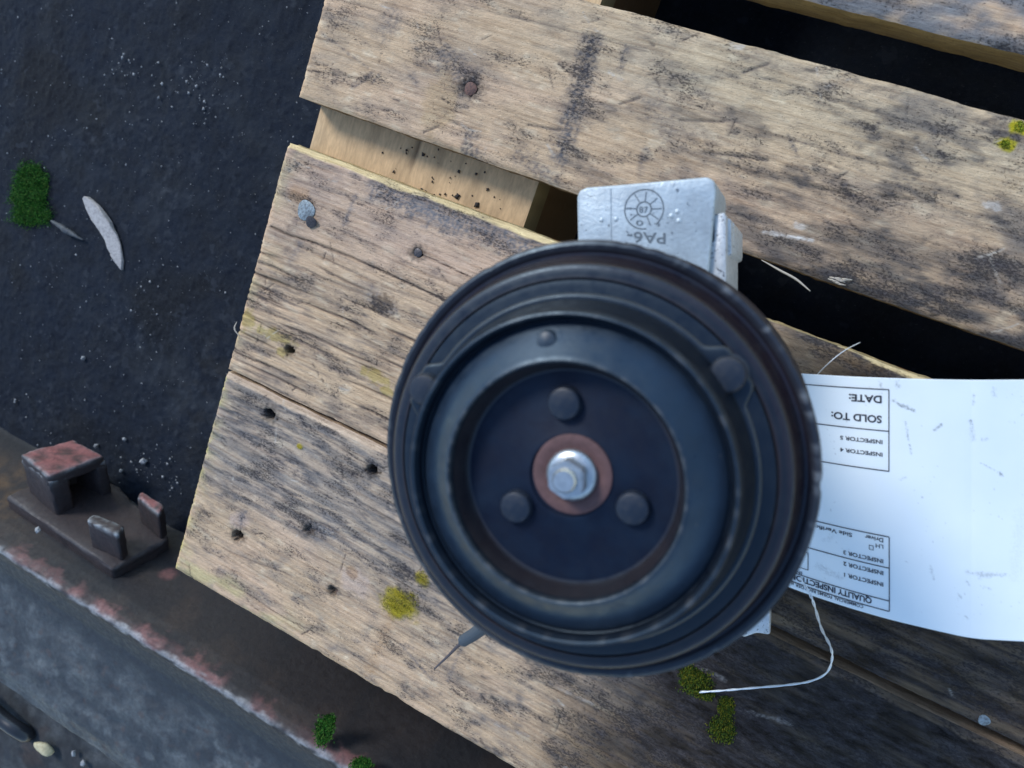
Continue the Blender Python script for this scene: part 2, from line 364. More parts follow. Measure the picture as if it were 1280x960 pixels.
DARK = (0.042, 0.040, 0.043); GREY = (0.20, 0.19, 0.185); YEL = (0.47, 0.42, 0.22); MOSSY = (0.36, 0.27, 0.05); PINK = (0.52, 0.36, 0.28)
def blotch(x, y, p, rx, ry, seed, rag=0.5, fr=8):
    d = np.hypot((x - p[0]) / rx, (y - p[1]) / ry) + rag * fbm(x / fr, y / fr, seed, 4)
    return 1 - ss(0.6, 1.1, d)
def smear(x, y, a, b, w, seed, rag=0.6):
    d = segdist(x, y, a, b) / w + (rag + 0.5) * fbm(x / 7, y / 5, seed, 5, .65)
    return (1 - ss(0.1, 1.25, d)) * (0.35 + 0.65 * ss(-0.25, 0.25, fbm(x / 2.2, y / 1.6, seed + 1, 3)))
def streaks(x, y, warp, seed, fx, fy, lo, hi):
    return ss(lo, hi, fbm(x / fx, (y + warp) / fy, seed, 5, 0.6))
def cracks(x, y, warp, seed, gap, amt):
    """thin dark lines along the grain"""
    f = (y + warp * 1.5 + 2 * fbm(x / 60, y / 25, seed + 3, 2)) / gap
    k = np.floor(f); d = np.abs(f - k - 0.5) * gap
    on = ss(-0.1, 0.3, pn(x / 60 + k * 7.3, k * 3.1, seed))
    return amt * on * np.exp(-(d / 0.58) ** 2)
def curve_crack(x, y, pts, w):
    d = 1e9
    for a, b in zip(pts[:-1], pts[1:]): d = np.minimum(d, segdist(x, y, a, b))
    return np.exp(-(d / w) ** 2)

def wash(x, y, c, seed, amt, col=(0.13, 0.115, 0.105)):
    m = ss(-0.12, 0.38, fbm(x / 42, y / 15, seed, 5, .62)); m2 = ss(0.0, 0.4, fbm(x / 11, y / 6, seed + 3, 4, .65))
    return mixc(c, col, np.clip(amt * (0.65 * m + 0.5 * m * m2 + 0.22 * m2), 0, 0.9))
def paint_top(x, y, warp, c, z, s):
    u = ss(-260, 120, x + 30 * fbm(x / 60, y / 60, s + 9, 3))
    c = mixc(c, (0.55, 0.47, 0.31), 0.4 * ss(35, 90, y) * ss(-220, -80, x))
    g = streaks(x, y, warp, s + 11, 34, 9, 0.10, 0.42) * (0.35 + 0.6 * u)
    g2 = streaks(x, y, warp, s + 12, 60, 30, 0.05, 0.45) * (0.15 + 0.65 * u)
    low = ss(-150, 60, x) * (1 - ss(12, 62, y + 10 * fbm(x / 30, y / 20, s + 14, 3)))
    g = np.clip(g * 0.6 + g2 * 0.55 + low * 0.55 * ss(-0.5, 0.3, fbm(x / 20, y / 9, s + 15, 4)), 0, 0.92)
    c = mixc(c, GREY, 0.6 * g2); c = mixc(c, (0.075, 0.072, 0.074), g); c = wash(x, y, c, s + 70, 0.18 + 0.8 * u, (0.12, 0.102, 0.088)); c = mixc(c, (0.055, 0.057, 0.062), 0.85 * low * ss(-0.35, 0.2, fbm(x / 26, y / 8, s + 75, 5)))
    for a, b, w, k in (((742, 50), (700, 195), 7, .95), ((782, 60), (776, 85), 2.5, .7), ((552, 70), (582, 108), 10, .75), ((515, 95), (520, 105), 3, .6),
                       ((440, 108), (465, 92), 2.5, .6), ((465, 104), (475, 92), 1.2, .7), ((585, 175), (590, 198), 7, .8), ((480, 40), (490, 20), 9, .5), ((690, 225), (650, 195), 7, .6), ((810, 120), (830, 160), 9, .35), ((590, 98), (600, 88), 3, .55), ((805, 190), (800, 215), 3, .5), ((985, 170), (998, 195), 1.2, .8), ((400, 40), (460, 85), 1.0, .5)):
        m = smear(x, y, px(*a), px(*b), w, s + 20); c = mixc(c, (0.11, 0.105, 0.11), k * m)
    c = mixc(c, (0.45, 0.30, 0.15), 0.45 * blotch(x, y, px(550, 128), 12, 20, s + 33))
    ck = cracks(x, y, warp, s + 50, 19, 0.5); c = mixc(c, DARK, 0.7 * ck); z = z - 0.5 * ck
    for p in (px(1258, 180), px(1275, 160)): c = mixc(c, (0.42, 0.36, 0.02), blotch(x, y, p, 4.5, 3.5, s + 34, .6, 4))
    # small crescent dents left by tools
    for (a, b) in (((530, 165), (548, 158)), ((660, 156), (700, 163)), ((850, 150), (905, 152)), ((880, 190), (960, 200)), ((1000, 230), (1070, 245)), ((930, 90), (960, 80)), ((1100, 245), (1140, 250)), ((775, 130), (800, 122))):
        m = np.exp(-(segdist(x, y, px(*a), px(*b)) / 0.7) ** 2); z = z - 0.6 * m; c = mixc(c, (0.08, 0.07, 0.065), 0.6 * m)
    m = smear(x, y, px(955, 290), px(1015, 300), 1.2, s + 36, .5); c = mixc(c, (0.66, 0.62, 0.57), 0.9 * m)
    for p in ((1000, 283), (1240, 257), (922, 57)): c = mixc(c, (0.55, 0.51, 0.46), 0.6 * blotch(x, y, px(*p), 4, 2, s + 37, .9, 3))
    z = z + 0.25 * fbm(x / 30, y / 5, s + 38, 3)
    return c, z
def paint_mid(x, y, warp, c, z, s):
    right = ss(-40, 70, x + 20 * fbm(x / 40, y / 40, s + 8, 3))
    c = wash(x, y, c, s + 70, 0.5, (0.15, 0.12, 0.105)); c = mixc(c, PINK, 0.4 * ss(-90, -40, y) * (1 - ss(-200, -60, x)))
    lowp = 1 - ss(-105, -70, y + warp)
    gr = streaks(x, y, warp, s + 11, 60, 3.2, 0.10, 0.40)
    c = mixc(c, (0.16, 0.13, 0.11), 0.55 * gr * (0.25 + 0.75 * lowp)); z = z - 0.45 * gr * (0.2 + 0.8 * lowp)
    g = streaks(x, y, warp, s + 13, 26, 7, 0.15, 0.45); c = mixc(c, (0.12, 0.105, 0.10), 0.5 * g * (0.4 + 0.4 * lowp))
    c = mixc(c, (0.026, 0.020, 0.015), right * (0.74 + 0.25 * ss(-0.4, 0.3, fbm(x / 60, y / 7, s + 14, 5))))  # right part near black: grime, plus the compressor's shade put into the colour
    for a, b, w, k in (((470, 238), (670, 312), 9, .85), ((520, 255), (570, 285), 9, .6), ((445, 245), (430, 280), 2.2, .6), ((465, 370), (490, 390), 5, .6), ((355, 215), (372, 205), 2.2, .7), ((375, 305), (362, 325), 3, .5)):
        c = mixc(c, (0.15, 0.15, 0.16), k * smear(x, y, px(*a), px(*b), w, s + 20))
    ch = (-16 - y) + 2.2 * fbm(x / 30, y * 0, s + 43, 4); wch = 3.6 * (1 - ss(-150, -60, x)) + 2.6 * ss(20, 60, x)
    m = 1 - ss(wch * 0.75, wch, ch); c = mixc(c, (0.70, 0.54, 0.29), 0.95 * m * (wch > 0.5)); z = z - 1.4 * (1 - ss(0, wch + 0.01, ch))
    c = mixc(c, (0.10, 0.10, 0.11), 0.6 * np.exp(-((ch - wch - 1) / 1.6) ** 2) * ss(-0.2, 0.3, fbm(x / 14, y / 5, s + 44, 4)))
    for (q_, rx_, ry_) in ((px(478, 380), 9, 6), (px(375, 248), 10, 3)):
        m = blotch(x, y, q_, rx_, ry_, s + 45, 1.0, 3.5); c = mixc(c, (0.09, 0.06, 0.04), 0.65 * m)
    c5 = cracks(x, y, warp, s + 53, 5.6, 1.0) * (1 - ss(-88, -62, y + warp)) * (1 - right); c = mixc(c, (0.10, 0.070, 0.055), 0.9 * c5); z = z - 0.9 * c5
    ck = cracks(x, y, warp, s + 50, 13, 0.8) * (0.45 + 0.55 * lowp); c = mixc(c, (0.06, 0.045, 0.035), 0.85 * ck); z = z - 0.9 * ck
    m = curve_crack(x, y, [px(338, 283), px(362, 294), px(395, 304), px(440, 322), px(480, 340), px(540, 368), px(600, 398)], 0.55); c = mixc(c, (0.05, 0.035, 0.025), 0.9 * m); z = z - 1.2 * m
    m = curve_crack(x, y, [px(525, 318), px(545, 326), px(590, 348)], 0.4); c = mixc(c, (0.06, 0.04, 0.03), 0.8 * m); z = z - 0.8 * m
    for p, rx, ry in (((345, 420), 16, 4), ((352, 440), 5, 3.5), ((468, 470), 12, 4), ((484, 490), 8, 3), ((310, 400), 6, 8)): c = mixc(c, MOSSY, 0.55 * blotch(x, y, px(*p), rx, ry, s + 30, .8, 5))
    c = mixc(c, (0.45, 0.27, 0.15), 0.6 * blotch(x, y, px(373, 243), 9, 6, s + 31))
    c = mixc(c, YEL, 0.5 * np.exp(-(x + 299) / 9) * ss(-0.1, 0.3, fbm(x / 20, y / 20, s + 41, 3)))
    return c, z
def paint_low(x, y, warp, c, z, s):
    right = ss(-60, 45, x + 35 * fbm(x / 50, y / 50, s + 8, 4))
    up = ss(-262, -222, y + warp + 12 * fbm(x / 45, y / 20, s + 6, 3))
    st = streaks(x, y, warp, s + 11, 42, 6.0, -0.02, 0.30); fine_ = ss(-0.3, 0.25, fbm(x / 15, y / 2.4, s + 12, 4, .6))
    band = 0.5 + 0.5 * np.sin(2 * math.pi * (y + 0.06 * x + 1.5 * warp + 5 * fbm(x / 70, y / 40, s + 4, 3)) / 9.5)
    band = ss(0.25, 0.8, band + 0.35 * fbm(x / 25, y / 3, s + 3, 5)); c = mixc(c, (0.10, 0.092, 0.094), 0.9 * band * up * (0.5 + 0.5 * fine_))
    g = st * fine_ * (0.14 + 0.62 * up)
    c = mixc(c, (0.36, 0.31, 0.26), 0.5 * up); c = mixc(c, (0.085, 0.083, 0.09), np.clip(g, 0, 0.9)); z = z - 0.35 * g
    c = wash(x, y, c, s + 70, 0.28 + 0.25 * up + 0.45 * ss(-170, -60, x), (0.13, 0.112, 0.10)); g3 = streaks(x, y, warp, s + 14, 18, 9, 0.05, 0.5); c = mixc(c, (0.15, 0.145, 0.15), 0.45 * g3)
    c = mixc(c, (0.011, 0.009, 0.0075), right * (0.86 + 0.13 * ss(-0.4, 0.3, fbm(x / 55, y / 8, s + 15, 5, .6))))  # darkens towards the right: grime and cast shade painted in together
    c = mixc(c, (0.50, 0.43, 0.20), 0.6 * ss(-0.1, 0.35, fbm(x / 30, y / 12, s + 16, 4)) * (1 - ss(-306, -288, y + 5 * fbm(x / 18, y / 18, s + 17, 3))) * (1 - ss(-250, -150, x)))
    c = mixc(c, (0.55, 0.50, 0.15), 0.7 * np.exp(-(x + 299) / 3.5) * ss(-0.2, 0.3, fbm(x / 9, y / 9, s + 41, 3)))
    c = mixc(c, (0.42, 0.25, 0.13), 0.55 * smear(x, y, px(492, 765), px(462, 838), 5, s + 18)); c = mixc(c, (0.52, 0.39, 0.31), 0.7 * blotch(x, y, px(445, 728), 14, 9, s + 19))
    c = mixc(c, (0.52, 0.38, 0.30), 0.7 * blotch(x, y, px(300, 650), 9, 7, s + 19))
    c = mixc(c, (0.40, 0.22, 0.10), 0.5 * blotch(x, y, px(440, 715), 5, 4, s + 22))
    for p, r_ in (((500, 755), 14), ((527, 724), 6), ((375, 558), 2.6)):
        m = blotch(x, y, px(*p), r_, r_ * 0.8, s + 23, .5, 9); c = mixc(c, (0.33, 0.26, 0.025), m); z = z + 0.8 * m
    for a, b, w, k in (((386, 660), (412, 662), 7, .7), ((300, 655), (305, 640), 3, .6), ((560, 850), (580, 800), 1.6, .4), ((500, 805), (540, 850), 1.2, .6)):
        c = mixc(c, (0.13, 0.14, 0.16), k * smear(x, y, px(*a), px(*b), w, s + 25))
    m = (1 - ss(3.0, 3.8, (-165.6 - y) + 2.0 * fbm(x / 14, y / 14, s + 26, 3))); c = mixc(c, (0.56, 0.42, 0.30), 0.95 * m * (1 - 0.8 * right)); z = z - 1.3 * (1 - ss(0, 3.6, -165.6 - y))
    c = mixc(c, (0.30, 0.20, 0.10), 0.7 * smear(x, y, px(972, 785), px(1030, 812), 2.5, s + 27))
    ck = cracks(x, y, warp, s + 50, 24, 0.6); c = mixc(c, (0.05, 0.04, 0.035), 0.8 * ck); z = z - 0.8 * ck
    for (a, b) in (((845, 820), (905, 850)), ((620, 905), (660, 920)), ((700, 860), (740, 880)), ((935, 890), (990, 905))):
        c = mixc(c, (0.35, 0.32, 0.30), 0.5 * smear(x, y, px(*a), px(*b), 1.4, s + 28, 1.1))
    z = z + 0.3 * fbm(x / 14, y / 4, s + 38, 3)
    return c, z
def paint_far(x, y, warp, c, z, s):
    g = ss(-0.4, 0.3, fbm(x / 18, y / 9, s + 11, 4)); c = mixc(c, (0.15, 0.17, 0.19), 0.85 * g); c = mixc(c, (0.05, 0.05, 0.05), 0.6 * streaks(x, y, warp, s + 13, 30, 6, 0.1, 0.5))
    return c, z
def hole(x, y, r=0.0026, d=0.010):
    p = at(x, y); return (p[0], p[1], r, d)
b_top = board(-0.2995, 0.34, 0.0108, 0.1026, 100, paint_top, (0.45, 0.40, 0.30), (0.26, 0.17, 0.085), holes=(hole(587, 109, .004, .0012),), label='narrower tan deck board with a dark smear and rusty nail')
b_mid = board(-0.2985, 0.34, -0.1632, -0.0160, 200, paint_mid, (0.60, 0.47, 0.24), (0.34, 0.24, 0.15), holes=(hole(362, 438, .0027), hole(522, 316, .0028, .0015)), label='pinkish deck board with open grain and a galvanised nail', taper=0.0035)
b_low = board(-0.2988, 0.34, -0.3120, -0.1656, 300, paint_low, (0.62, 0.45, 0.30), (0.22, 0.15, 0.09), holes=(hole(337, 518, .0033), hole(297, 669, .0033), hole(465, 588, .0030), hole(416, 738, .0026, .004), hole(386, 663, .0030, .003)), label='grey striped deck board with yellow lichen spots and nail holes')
b_far = board(-0.12, 0.34, 0.1275, 0.215, 400, paint_far, (0.3, 0.2, 0.1), (0.42, 0.25, 0.085), step=0.0015, label='grey painted deck board at the far top corner')
for yy in (0.238, 0.345): board(-0.2995, 0.34, yy, yy + 0.095, 410, paint_far, (0.3, 0.2, 0.1), (0.3, 0.2, 0.1), step=0.004)  # further boards out of view, added to block light from the gap
def box_board(name, x0, x1, y0, y1, z0, z1, c_top, seed, label=None, c_side=None):
    nx, ny = 60, 120
    u = np.linspace(x0, x1, nx); v = np.linspace(y0, y1, ny); X, Y = np.meshgrid(u, v); xm, ym = X * 1000, Y * 1000
    c = np.ones(X.shape + (3,)) * np.array(c_top)
    c = mixc(c, np.array(c_top) * 0.72, ss(-0.1, 0.4, fbm(xm / 9, ym / 60, seed, 4)))
    ck = np.exp(-((xm - (x0 * 1000 + 72) + 0.06 * (ym + 5)) / 0.7) ** 2) * (ym < 30); c = mixc(c, (0.08, 0.05, 0.03), 0.8 * ck)
    V = np.stack([X, Y, z1 - 0.001 * ck], -1).reshape(-1, 3); C = c.reshape(-1, 3); Q = grid_quads(nx, ny)
    idx = np.arange(nx * ny).reshape(ny, nx); loop = np.concatenate([idx[0, :-1], idx[:-1, -1], idx[-1, :0:-1], idx[:0:-1, 0]])
    a = V[loop].copy(); b = a.copy(); b[:, 2] = z0; nl = len(loop); nb = len(V)
    i = nb + np.arange(nl); j = np.roll(i, -1); SQ = np.stack([i, i + nl, j + nl, j], -1)
    sc = np.array(c_side if c_side is not None else c_top) * (0.75 + 0.4 * fbm(a[:, 0] * 300, a[:, 1] * 300, seed + 3, 3))[:, None]
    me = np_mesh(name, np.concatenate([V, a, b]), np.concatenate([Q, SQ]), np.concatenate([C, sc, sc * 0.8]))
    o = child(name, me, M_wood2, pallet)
    if label: o['label'] = label
    return o
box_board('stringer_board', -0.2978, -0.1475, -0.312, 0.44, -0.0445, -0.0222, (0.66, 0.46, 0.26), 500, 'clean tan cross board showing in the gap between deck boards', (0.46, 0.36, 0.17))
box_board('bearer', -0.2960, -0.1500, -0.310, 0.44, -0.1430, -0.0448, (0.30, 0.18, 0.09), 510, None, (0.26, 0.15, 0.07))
box_board('bearer', -0.11, -0.02, 0.225, 0.44, -0.1430, -0.0224, (0.30, 0.18, 0.09), 540)  # unseen short bearer, added to stop light reaching in under the boards
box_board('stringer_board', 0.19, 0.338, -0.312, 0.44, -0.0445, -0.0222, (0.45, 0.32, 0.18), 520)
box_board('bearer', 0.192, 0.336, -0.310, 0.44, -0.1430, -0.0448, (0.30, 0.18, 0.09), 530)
def nail(x, y, r, z, m, parent, label, dome=0.5, tilt=0.0):
    p = at(x, y); r *= 1000
    me = lathe('nail', [(0.01, dome), (r * .45, dome * .95), (r * .8, dome * .7), (r, dome * .2), (r * .98, -.4), (r * .4, -.9), (r * .35, -6)], 20,
               jit=lambda a, b, th: (a * (1 + 0.06 * np.sin(3 * th + 1)), b + 0.00008 * np.sin(2 * th) * (a / a.max())))
    o = child('nail', me, m, parent); o.location = (p[0], p[1], z); o.rotation_euler = (tilt, tilt * .6, 0)
    o['label'] = label
nail(383, 263, 0.0060, 0.0004, M_zinc2, b_mid, 'large pitted galvanised nail head', 0.7, 0.02)
nail(391, 278, 0.0036, 0.0018, M_naildark, b_mid, 'small dark nail head beside the galvanised one', 0.5, 0.25)
nail(522, 316, 0.0026, -0.0004, M_naildark, b_mid, 'dark sunken nail head')
nail(588, 111, 0.0036, -0.0002, M_nailrust, b_top, 'rusty red nail head in a dark dent', 0.6)
nail(1230, 900, 0.0026, 0.0003, M_zinc2, b_low, 'small grey nail head in the dark end')
nail(424, 743, 0.0028, -0.0006, M_nailrust, b_low, 'rust brown nail head flush with the wood', 0.3)
# torn fibres on the edge of the top board
def splinter(parent, pts, r, label):
    P = spline(pts, 6); n = len(P)
    o = child('splinter', tube('splinter', P, r, 5, [r * (0.25 + 0.9 * math.sin(math.pi * min(1, (k + 1) / n * .9))) for k in range(n)]), M_fibre, parent); o['label'] = label
splinter(b_top, [at(952, 325, -0.001), at(975, 338, 0.001), at(995, 349, 0.002), at(1013, 364, 0.003)], 0.0005, 'long pale splinter hanging over the dark gap')
for k in range(14):
    x = 1034 + random.uniform(0, 18); y = 348 + (x - 1034) * 0.15 + random.uniform(-3, 5)
    splinter(b_top, [at(x, y, 0.0005), at(x + 5, y + 1.0, 0.002), at(x + 11 + random.uniform(-3, 4), y + 3 + random.uniform(-2, 1), 0.001)], 0.00035, 'white torn wood fibre')
splinter(b_mid, [at(296, 402, 0), at(293, 411, 0.001), at(299, 420, 0)], 0.0004, 'loose sliver at the board end')

# ------------------------------------------------------------------ compressor
AXP = np.array([-0.0341, -0.0674])
comp = empty('air_conditioning_compressor', (AXP[0], AXP[1], 0.0))
tag(comp, 'black belt pulley and clutch of a car air conditioning compressor standing on end', 'compressor')
def cpart(name, me, m, parent=None, zmm=0.0, r=0.0, ang=0.0):
    o = link(name, me, m, parent or comp)
    o.location = (r * math.cos(ang), r * math.sin(ang), zmm / 1000); return o
K = (0.003, 0.005, 0.009); PL = (0.014, 0.007, 0.009); BRN = (0.022, 0.014, 0.013)
# pulley: rear flange, ribbed belt face, front flange (mm, z above deck)
pr = [(57, 172), (57, 152), (62, 151.5), (65.4, 152), (66, 153.5), (65.4, 155)]
for k in range(6):
    z = 156.5 + k * 3.0; pr += [(63.6, z), (61.6, z + 1.5)]
pr += [(63.6, 174.5), (65.6, 176.5), (66.2, 178.2), (66.3, 180.4), (65.8, 181.5), (64.8, 181.9), (63.6, 181.6), (62.6, 180.9), (61.8, 180.9), (61.0, 181.8), (60.3, 184.0), (59.8, 187.6), (59.4, 189.2), (58.8, 189.9), (57.9, 190.2), (55.3, 190.5), (55.05, 190.2), (55.0, 188.8), (40, 188.6)]
prf = fine(pr, 0.9)
def pcol(r, z):
    if 176 < z < 184 and r > 63.2: return (0.022, 0.021, 0.026)
    if z < 187.9: return PL
    if r > 57.6: return (0.018, 0.013, 0.016)
    if r > 55.4: return (0.007, 0.008, 0.012)
    return BRN
def chips(r, z, th):
    T = np.repeat(th[None, :], r.shape[0], 0)
    e = ss(0.0635, 0.0655, r) * (z < 0.184)
    n = 0.6 * np.maximum(pn(T * 16, T * 0 + 3.3, 5), 0) * ss(0.1, 0.5, pn(T * 2.2, T * 0, 8) + 0.2)
    return r - e * 0.0012 * n, z
pme = lathe('pulley', prf, 320, [pcol(*p) for p in prf], chips, 34)
# bare metal where the rear flange is chipped
ca = pme.attributes['Col']; n_ = len(prf)
arr = np.empty(n_ * 320 * 4, np.float32); ca.data.foreach_get('color', arr); arr = arr.reshape(n_, 320, 4)
th = np.linspace(0, 2 * math.pi, 320, endpoint=False)
edge = np.array([1.0 if (p[0] > 64.6 and 178 < p[1] < 183.5) else 0.0 for p in prf])
side = 0.25 + 0.75 * np.exp(-((th - 0.85) / 0.55) ** 2)
w = edge[:, None] * (ss(0.05, 0.4, fbm(th * 22, th * 0 + 1.5, 77, 4, .7)) * side)[None, :]
arr[..., :3] = arr[..., :3] * (1 - w[..., None]) + np.array([0.20, 0.21, 0.22]) * w[..., None]
ca.data.foreach_set('color', arr.ravel())
pulley = cpart('pulley', pme, M_black)
# clutch plate: flat armature, raised lip, groove, dome with the deep round opening
cl = [(54.8, 188), (54.8, 190.3), (54.6, 190.6), (53.6, 190.8), (49.8, 191.2), (49.3, 192.3), (48.7, 194.2), (47.3, 200.2), (46.6, 202.6), (46.1, 203.2), (45.5, 203.3), (45.1, 202.9), (44.7, 201.2), (44.3, 199.4), (43.9, 199.0), (43.5, 199.1),
      (43.0, 199.7), (34.9, 204.8), (34.0, 205.4), (33.4, 205.6), (33.0, 205.4), (32.8, 204.9), (32.3, 203.0), (30.9, 198.0), (30.4, 197.3), (29.4, 197.0), (24, 197.0)]
clf = fine(cl, 0.7)
def ccol(r, z):
    if r > 47.4: return (0.004, 0.006, 0.011)
    if 43.8 < r < 47 and z > 201: return (0.012, 0.018, 0.027)
    if 32.4 < r < 33.9 and z > 204.6: return (0.022, 0.028, 0.036)
    if r < 32.45 and z < 204: return (0.020, 0.015, 0.016)
    if 33 < r < 43.4: return (0.013, 0.024, 0.041)
    return K
cme = lathe('clutch_plate', clf, 256, [ccol(*p) for p in clf], lambda r, z, th: (r, z + 0.00012 * np.sin(2 * th + .6) * (r > 0.046)), 28)
clutch = cpart('clutch_plate', cme, M_black)
ca = cme.attributes['Col']; n_ = len(clf); arr = np.empty(n_ * 256 * 4, np.float32); ca.data.foreach_get('color', arr); arr = arr.reshape(n_, 256, 4)
th = np.linspace(0, 2 * math.pi, 256, endpoint=False); rr = np.array([p[0] for p in clf]); zz = np.array([p[1] for p in clf])
rub = (np.exp(-((rr - 45.6) / .8) ** 2) * (zz > 201))[:, None] * ss(0.0, 0.35, fbm(th * 7, th * 0 + 4, 91, 4))[None, :] + (np.exp(-((rr - 33.2) / .5) ** 2) * (zz > 204.5))[:, None] * ss(-0.1, 0.3, fbm(th * 9, th * 0 + 9, 92, 4))[None, :]
rub = np.clip(rub, 0, 1) * 0.75
arr[..., :3] = arr[..., :3] * (1 - rub[..., None]) + np.array([0.10, 0.10, 0.10]) * rub[..., None]
ca.data.foreach_set('color', arr.ravel())
# lobed spring plate riveted on the armature
RIV = []
for (ux, uy) in ((912, 468), (521, 487)):
    q = at(ux, uy, 0.1970)[:2] - AXP; RIV.append(math.atan2(q[1], q[0]))
RIV.append(RIV[0] - 2 * math.pi / 3); RR = 51.2
nth = 360; tt = np.linspace(0, 2 * math.pi, nth, endpoint=False)
ro = np.full(nth, 50.4)
for k, a in enumerate(RIV):
    d = np.abs((tt - a + math.pi) % (2 * math.pi) - math.pi); ro = np.maximum(ro, 50.4 + (4.2, 4.2, 0.0)[k] * (1 - ss(0.10, 0.20, d)))
lev = [(0.8, 190.7), (0.65, 191.3), (0.25, 191.9), (-0.4, 192.1)]
rows = [np.stack([(ro + a) * np.cos(tt), (ro + a) * np.sin(tt), np.full(nth, b)], -1) for a, b in lev] + [np.stack([r_ * np.cos(tt), r_ * np.sin(tt), np.full(nth, 192.1)], -1) for r_ in (49.5, 47.4)]
i = np.arange(len(rows) * nth).reshape(len(rows), nth); j = np.roll(i, -1, 1)
sq = np.stack([i[:-1], i[1:], j[1:], j[:-1]], -1).reshape(-1, 4)
sc = np.concatenate([np.tile(c_, (nth, 1)) for c_ in ((.01, .01, .014), (.035, .037, .04), (.03, .032, .038), (.006, .009, .015), (.004, .006, .011), (.004, .006, .011))])
sp = cpart('spring_plate', np_mesh('spring_plate', np.concatenate(rows) / 1000, sq, sc, True, 50), M_black, clutch)
M_rivet = mat('black_rivet', (0.009, 0.016, 0.030), 0.42, spec=0.4, noise=(500, (0.05, 0.05, 0.05), 0.4), bump=(700, 0.2, 0.0003))
rv = lathe('rivet', [(0.01, 3.3), (3.6, 3.2), (4.3, 3.0), (4.75, 2.5), (4.95, 1.6), (4.95, 0), (5.4, -0.3)], 40)
for k, a in enumerate(RIV[:2]):
    o = cpart('rivet', rv, M_rivet, clutch, 191.6, RR / 1000, a)
zq = 0.2025
for _ in range(6):
    q = at(683, 427, zq)[:2] - AXP; zq = (199.7 + (43.0 - np.hypot(*q) * 1000) * 5.1 / 8.1) / 1000
bp = lathe('dimple', [(0.01, 1.0), (1.8, .85), (2.7, .3), (3.2, -1.4), (3.2, -3)], 24); o = cpart('dimple', bp, mat('worn_dimple', (0.030, 0.045, 0.062), 0.45, noise=(500, (0.015, 0.02, 0.03), 0.5)), clutch); o.location = (q[0], q[1], zq)
# hub in the bottom of the opening
hub = cpart('hub', lathe('hub', [(30.6, 196.6), (29.9, 197.1), (28, 197.2), (13.4, 197.2), (12.6, 197.6), (11.4, 197.6), (11, 197.1), (0.01, 197.1)], 96), M_hub)
hr = lathe('rivet', [(0.01, 3.0), (3.6, 2.9), (4.3, 2.6), (4.65, 2.0), (4.8, 1.2), (4.8, 0), (5.1, -.2)], 40)
for (ux, uy) in ((704, 505), (643, 635), (790, 637)):
    q = at(ux, uy, 0.2000)[:2] - AXP; o = cpart('rivet', hr, M_rivet, hub); o.location = (q[0], q[1], 0.1971)
q = at(714, 594, 0.1990)[:2] - AXP
washer = cpart('washer', lathe('washer', [(11.4, 0), (11.3, 1.1), (10.6, 1.4), (8.6, 1.2), (7.6, .6), (0.01, .6)], 64), M_rust, hub); washer.location = (q[0], q[1], 0.1971)
bolt = cpart('bolt', lathe('bolt', [(7.2, 0), (7.2, 1.4), (6.8, 2.0), (5.4, 2.7), (0.01, 2.7)], 48), M_zinc, hub); bolt.location = (q[0], q[1], 0.1976)
bm = bmesh.new(); bmesh.ops.create_cone(bm, cap_ends=True, segments=6, radius1=0.0058, radius2=0.0056, depth=0.0050); bmesh.ops.bevel(bm, geom=bm.edges[:], offset=0.0005, segments=2, affect='EDGES')
hx = cpart('hex_head', bm_mesh('hex_head', bm, True, 30), M_zinc, bolt, 5.0); hx.rotation_euler.z = 0.35
cpart('bolt_tip', lathe('bolt_tip', [(3.4, 7.2), (3.35, 8.6), (2.9, 9.2), (0.01, 9.3)], 32), M_zinc, bolt)
# housing below the pulley: coil, nose, cylinder block, rear head with bolts
cpart('coil', lathe('coil', [(20, 182), (55, 182), (55, 172), (50, 170.5), (20, 170.5)], 96), M_hub)
cpart('front_housing', lathe('front_housing', [(20, 176), (26, 170), (34, 160), (46, 154), (50, 148), (50, 118), (52, 117), (52, 106), (49, 105), (49, 100)], 96), M_alu)
cpart('cylinder_block', lathe('cylinder_block', [(48, 107), (48, 40), (51, 38), (51, 34), (48, 33)], 96), M_alu)
cpart('rear_head', lathe('rear_head', [(46, 36), (52, 33), (52, 16), (49, 10), (40, 6), (39, 1.5), (37, 0.9), (0.01, 0.9)], 96), M_alu)
fb = lathe('flange_bolt', [(0.01, 6), (3.4, 6), (3.9, 5.4), (3.9, 1.4), (5.2, 1.2), (5.4, 0)], 6, sharp=20)
for k in range(5): cpart('flange_bolt', fb, M_zinc, None, 117.5, 0.0465, 0.3 + k * 2 * math.pi / 5)
def local(px_, py_, z): q = at(px_, py_, z); return (q[0] - AXP[0], q[1] - AXP[1])
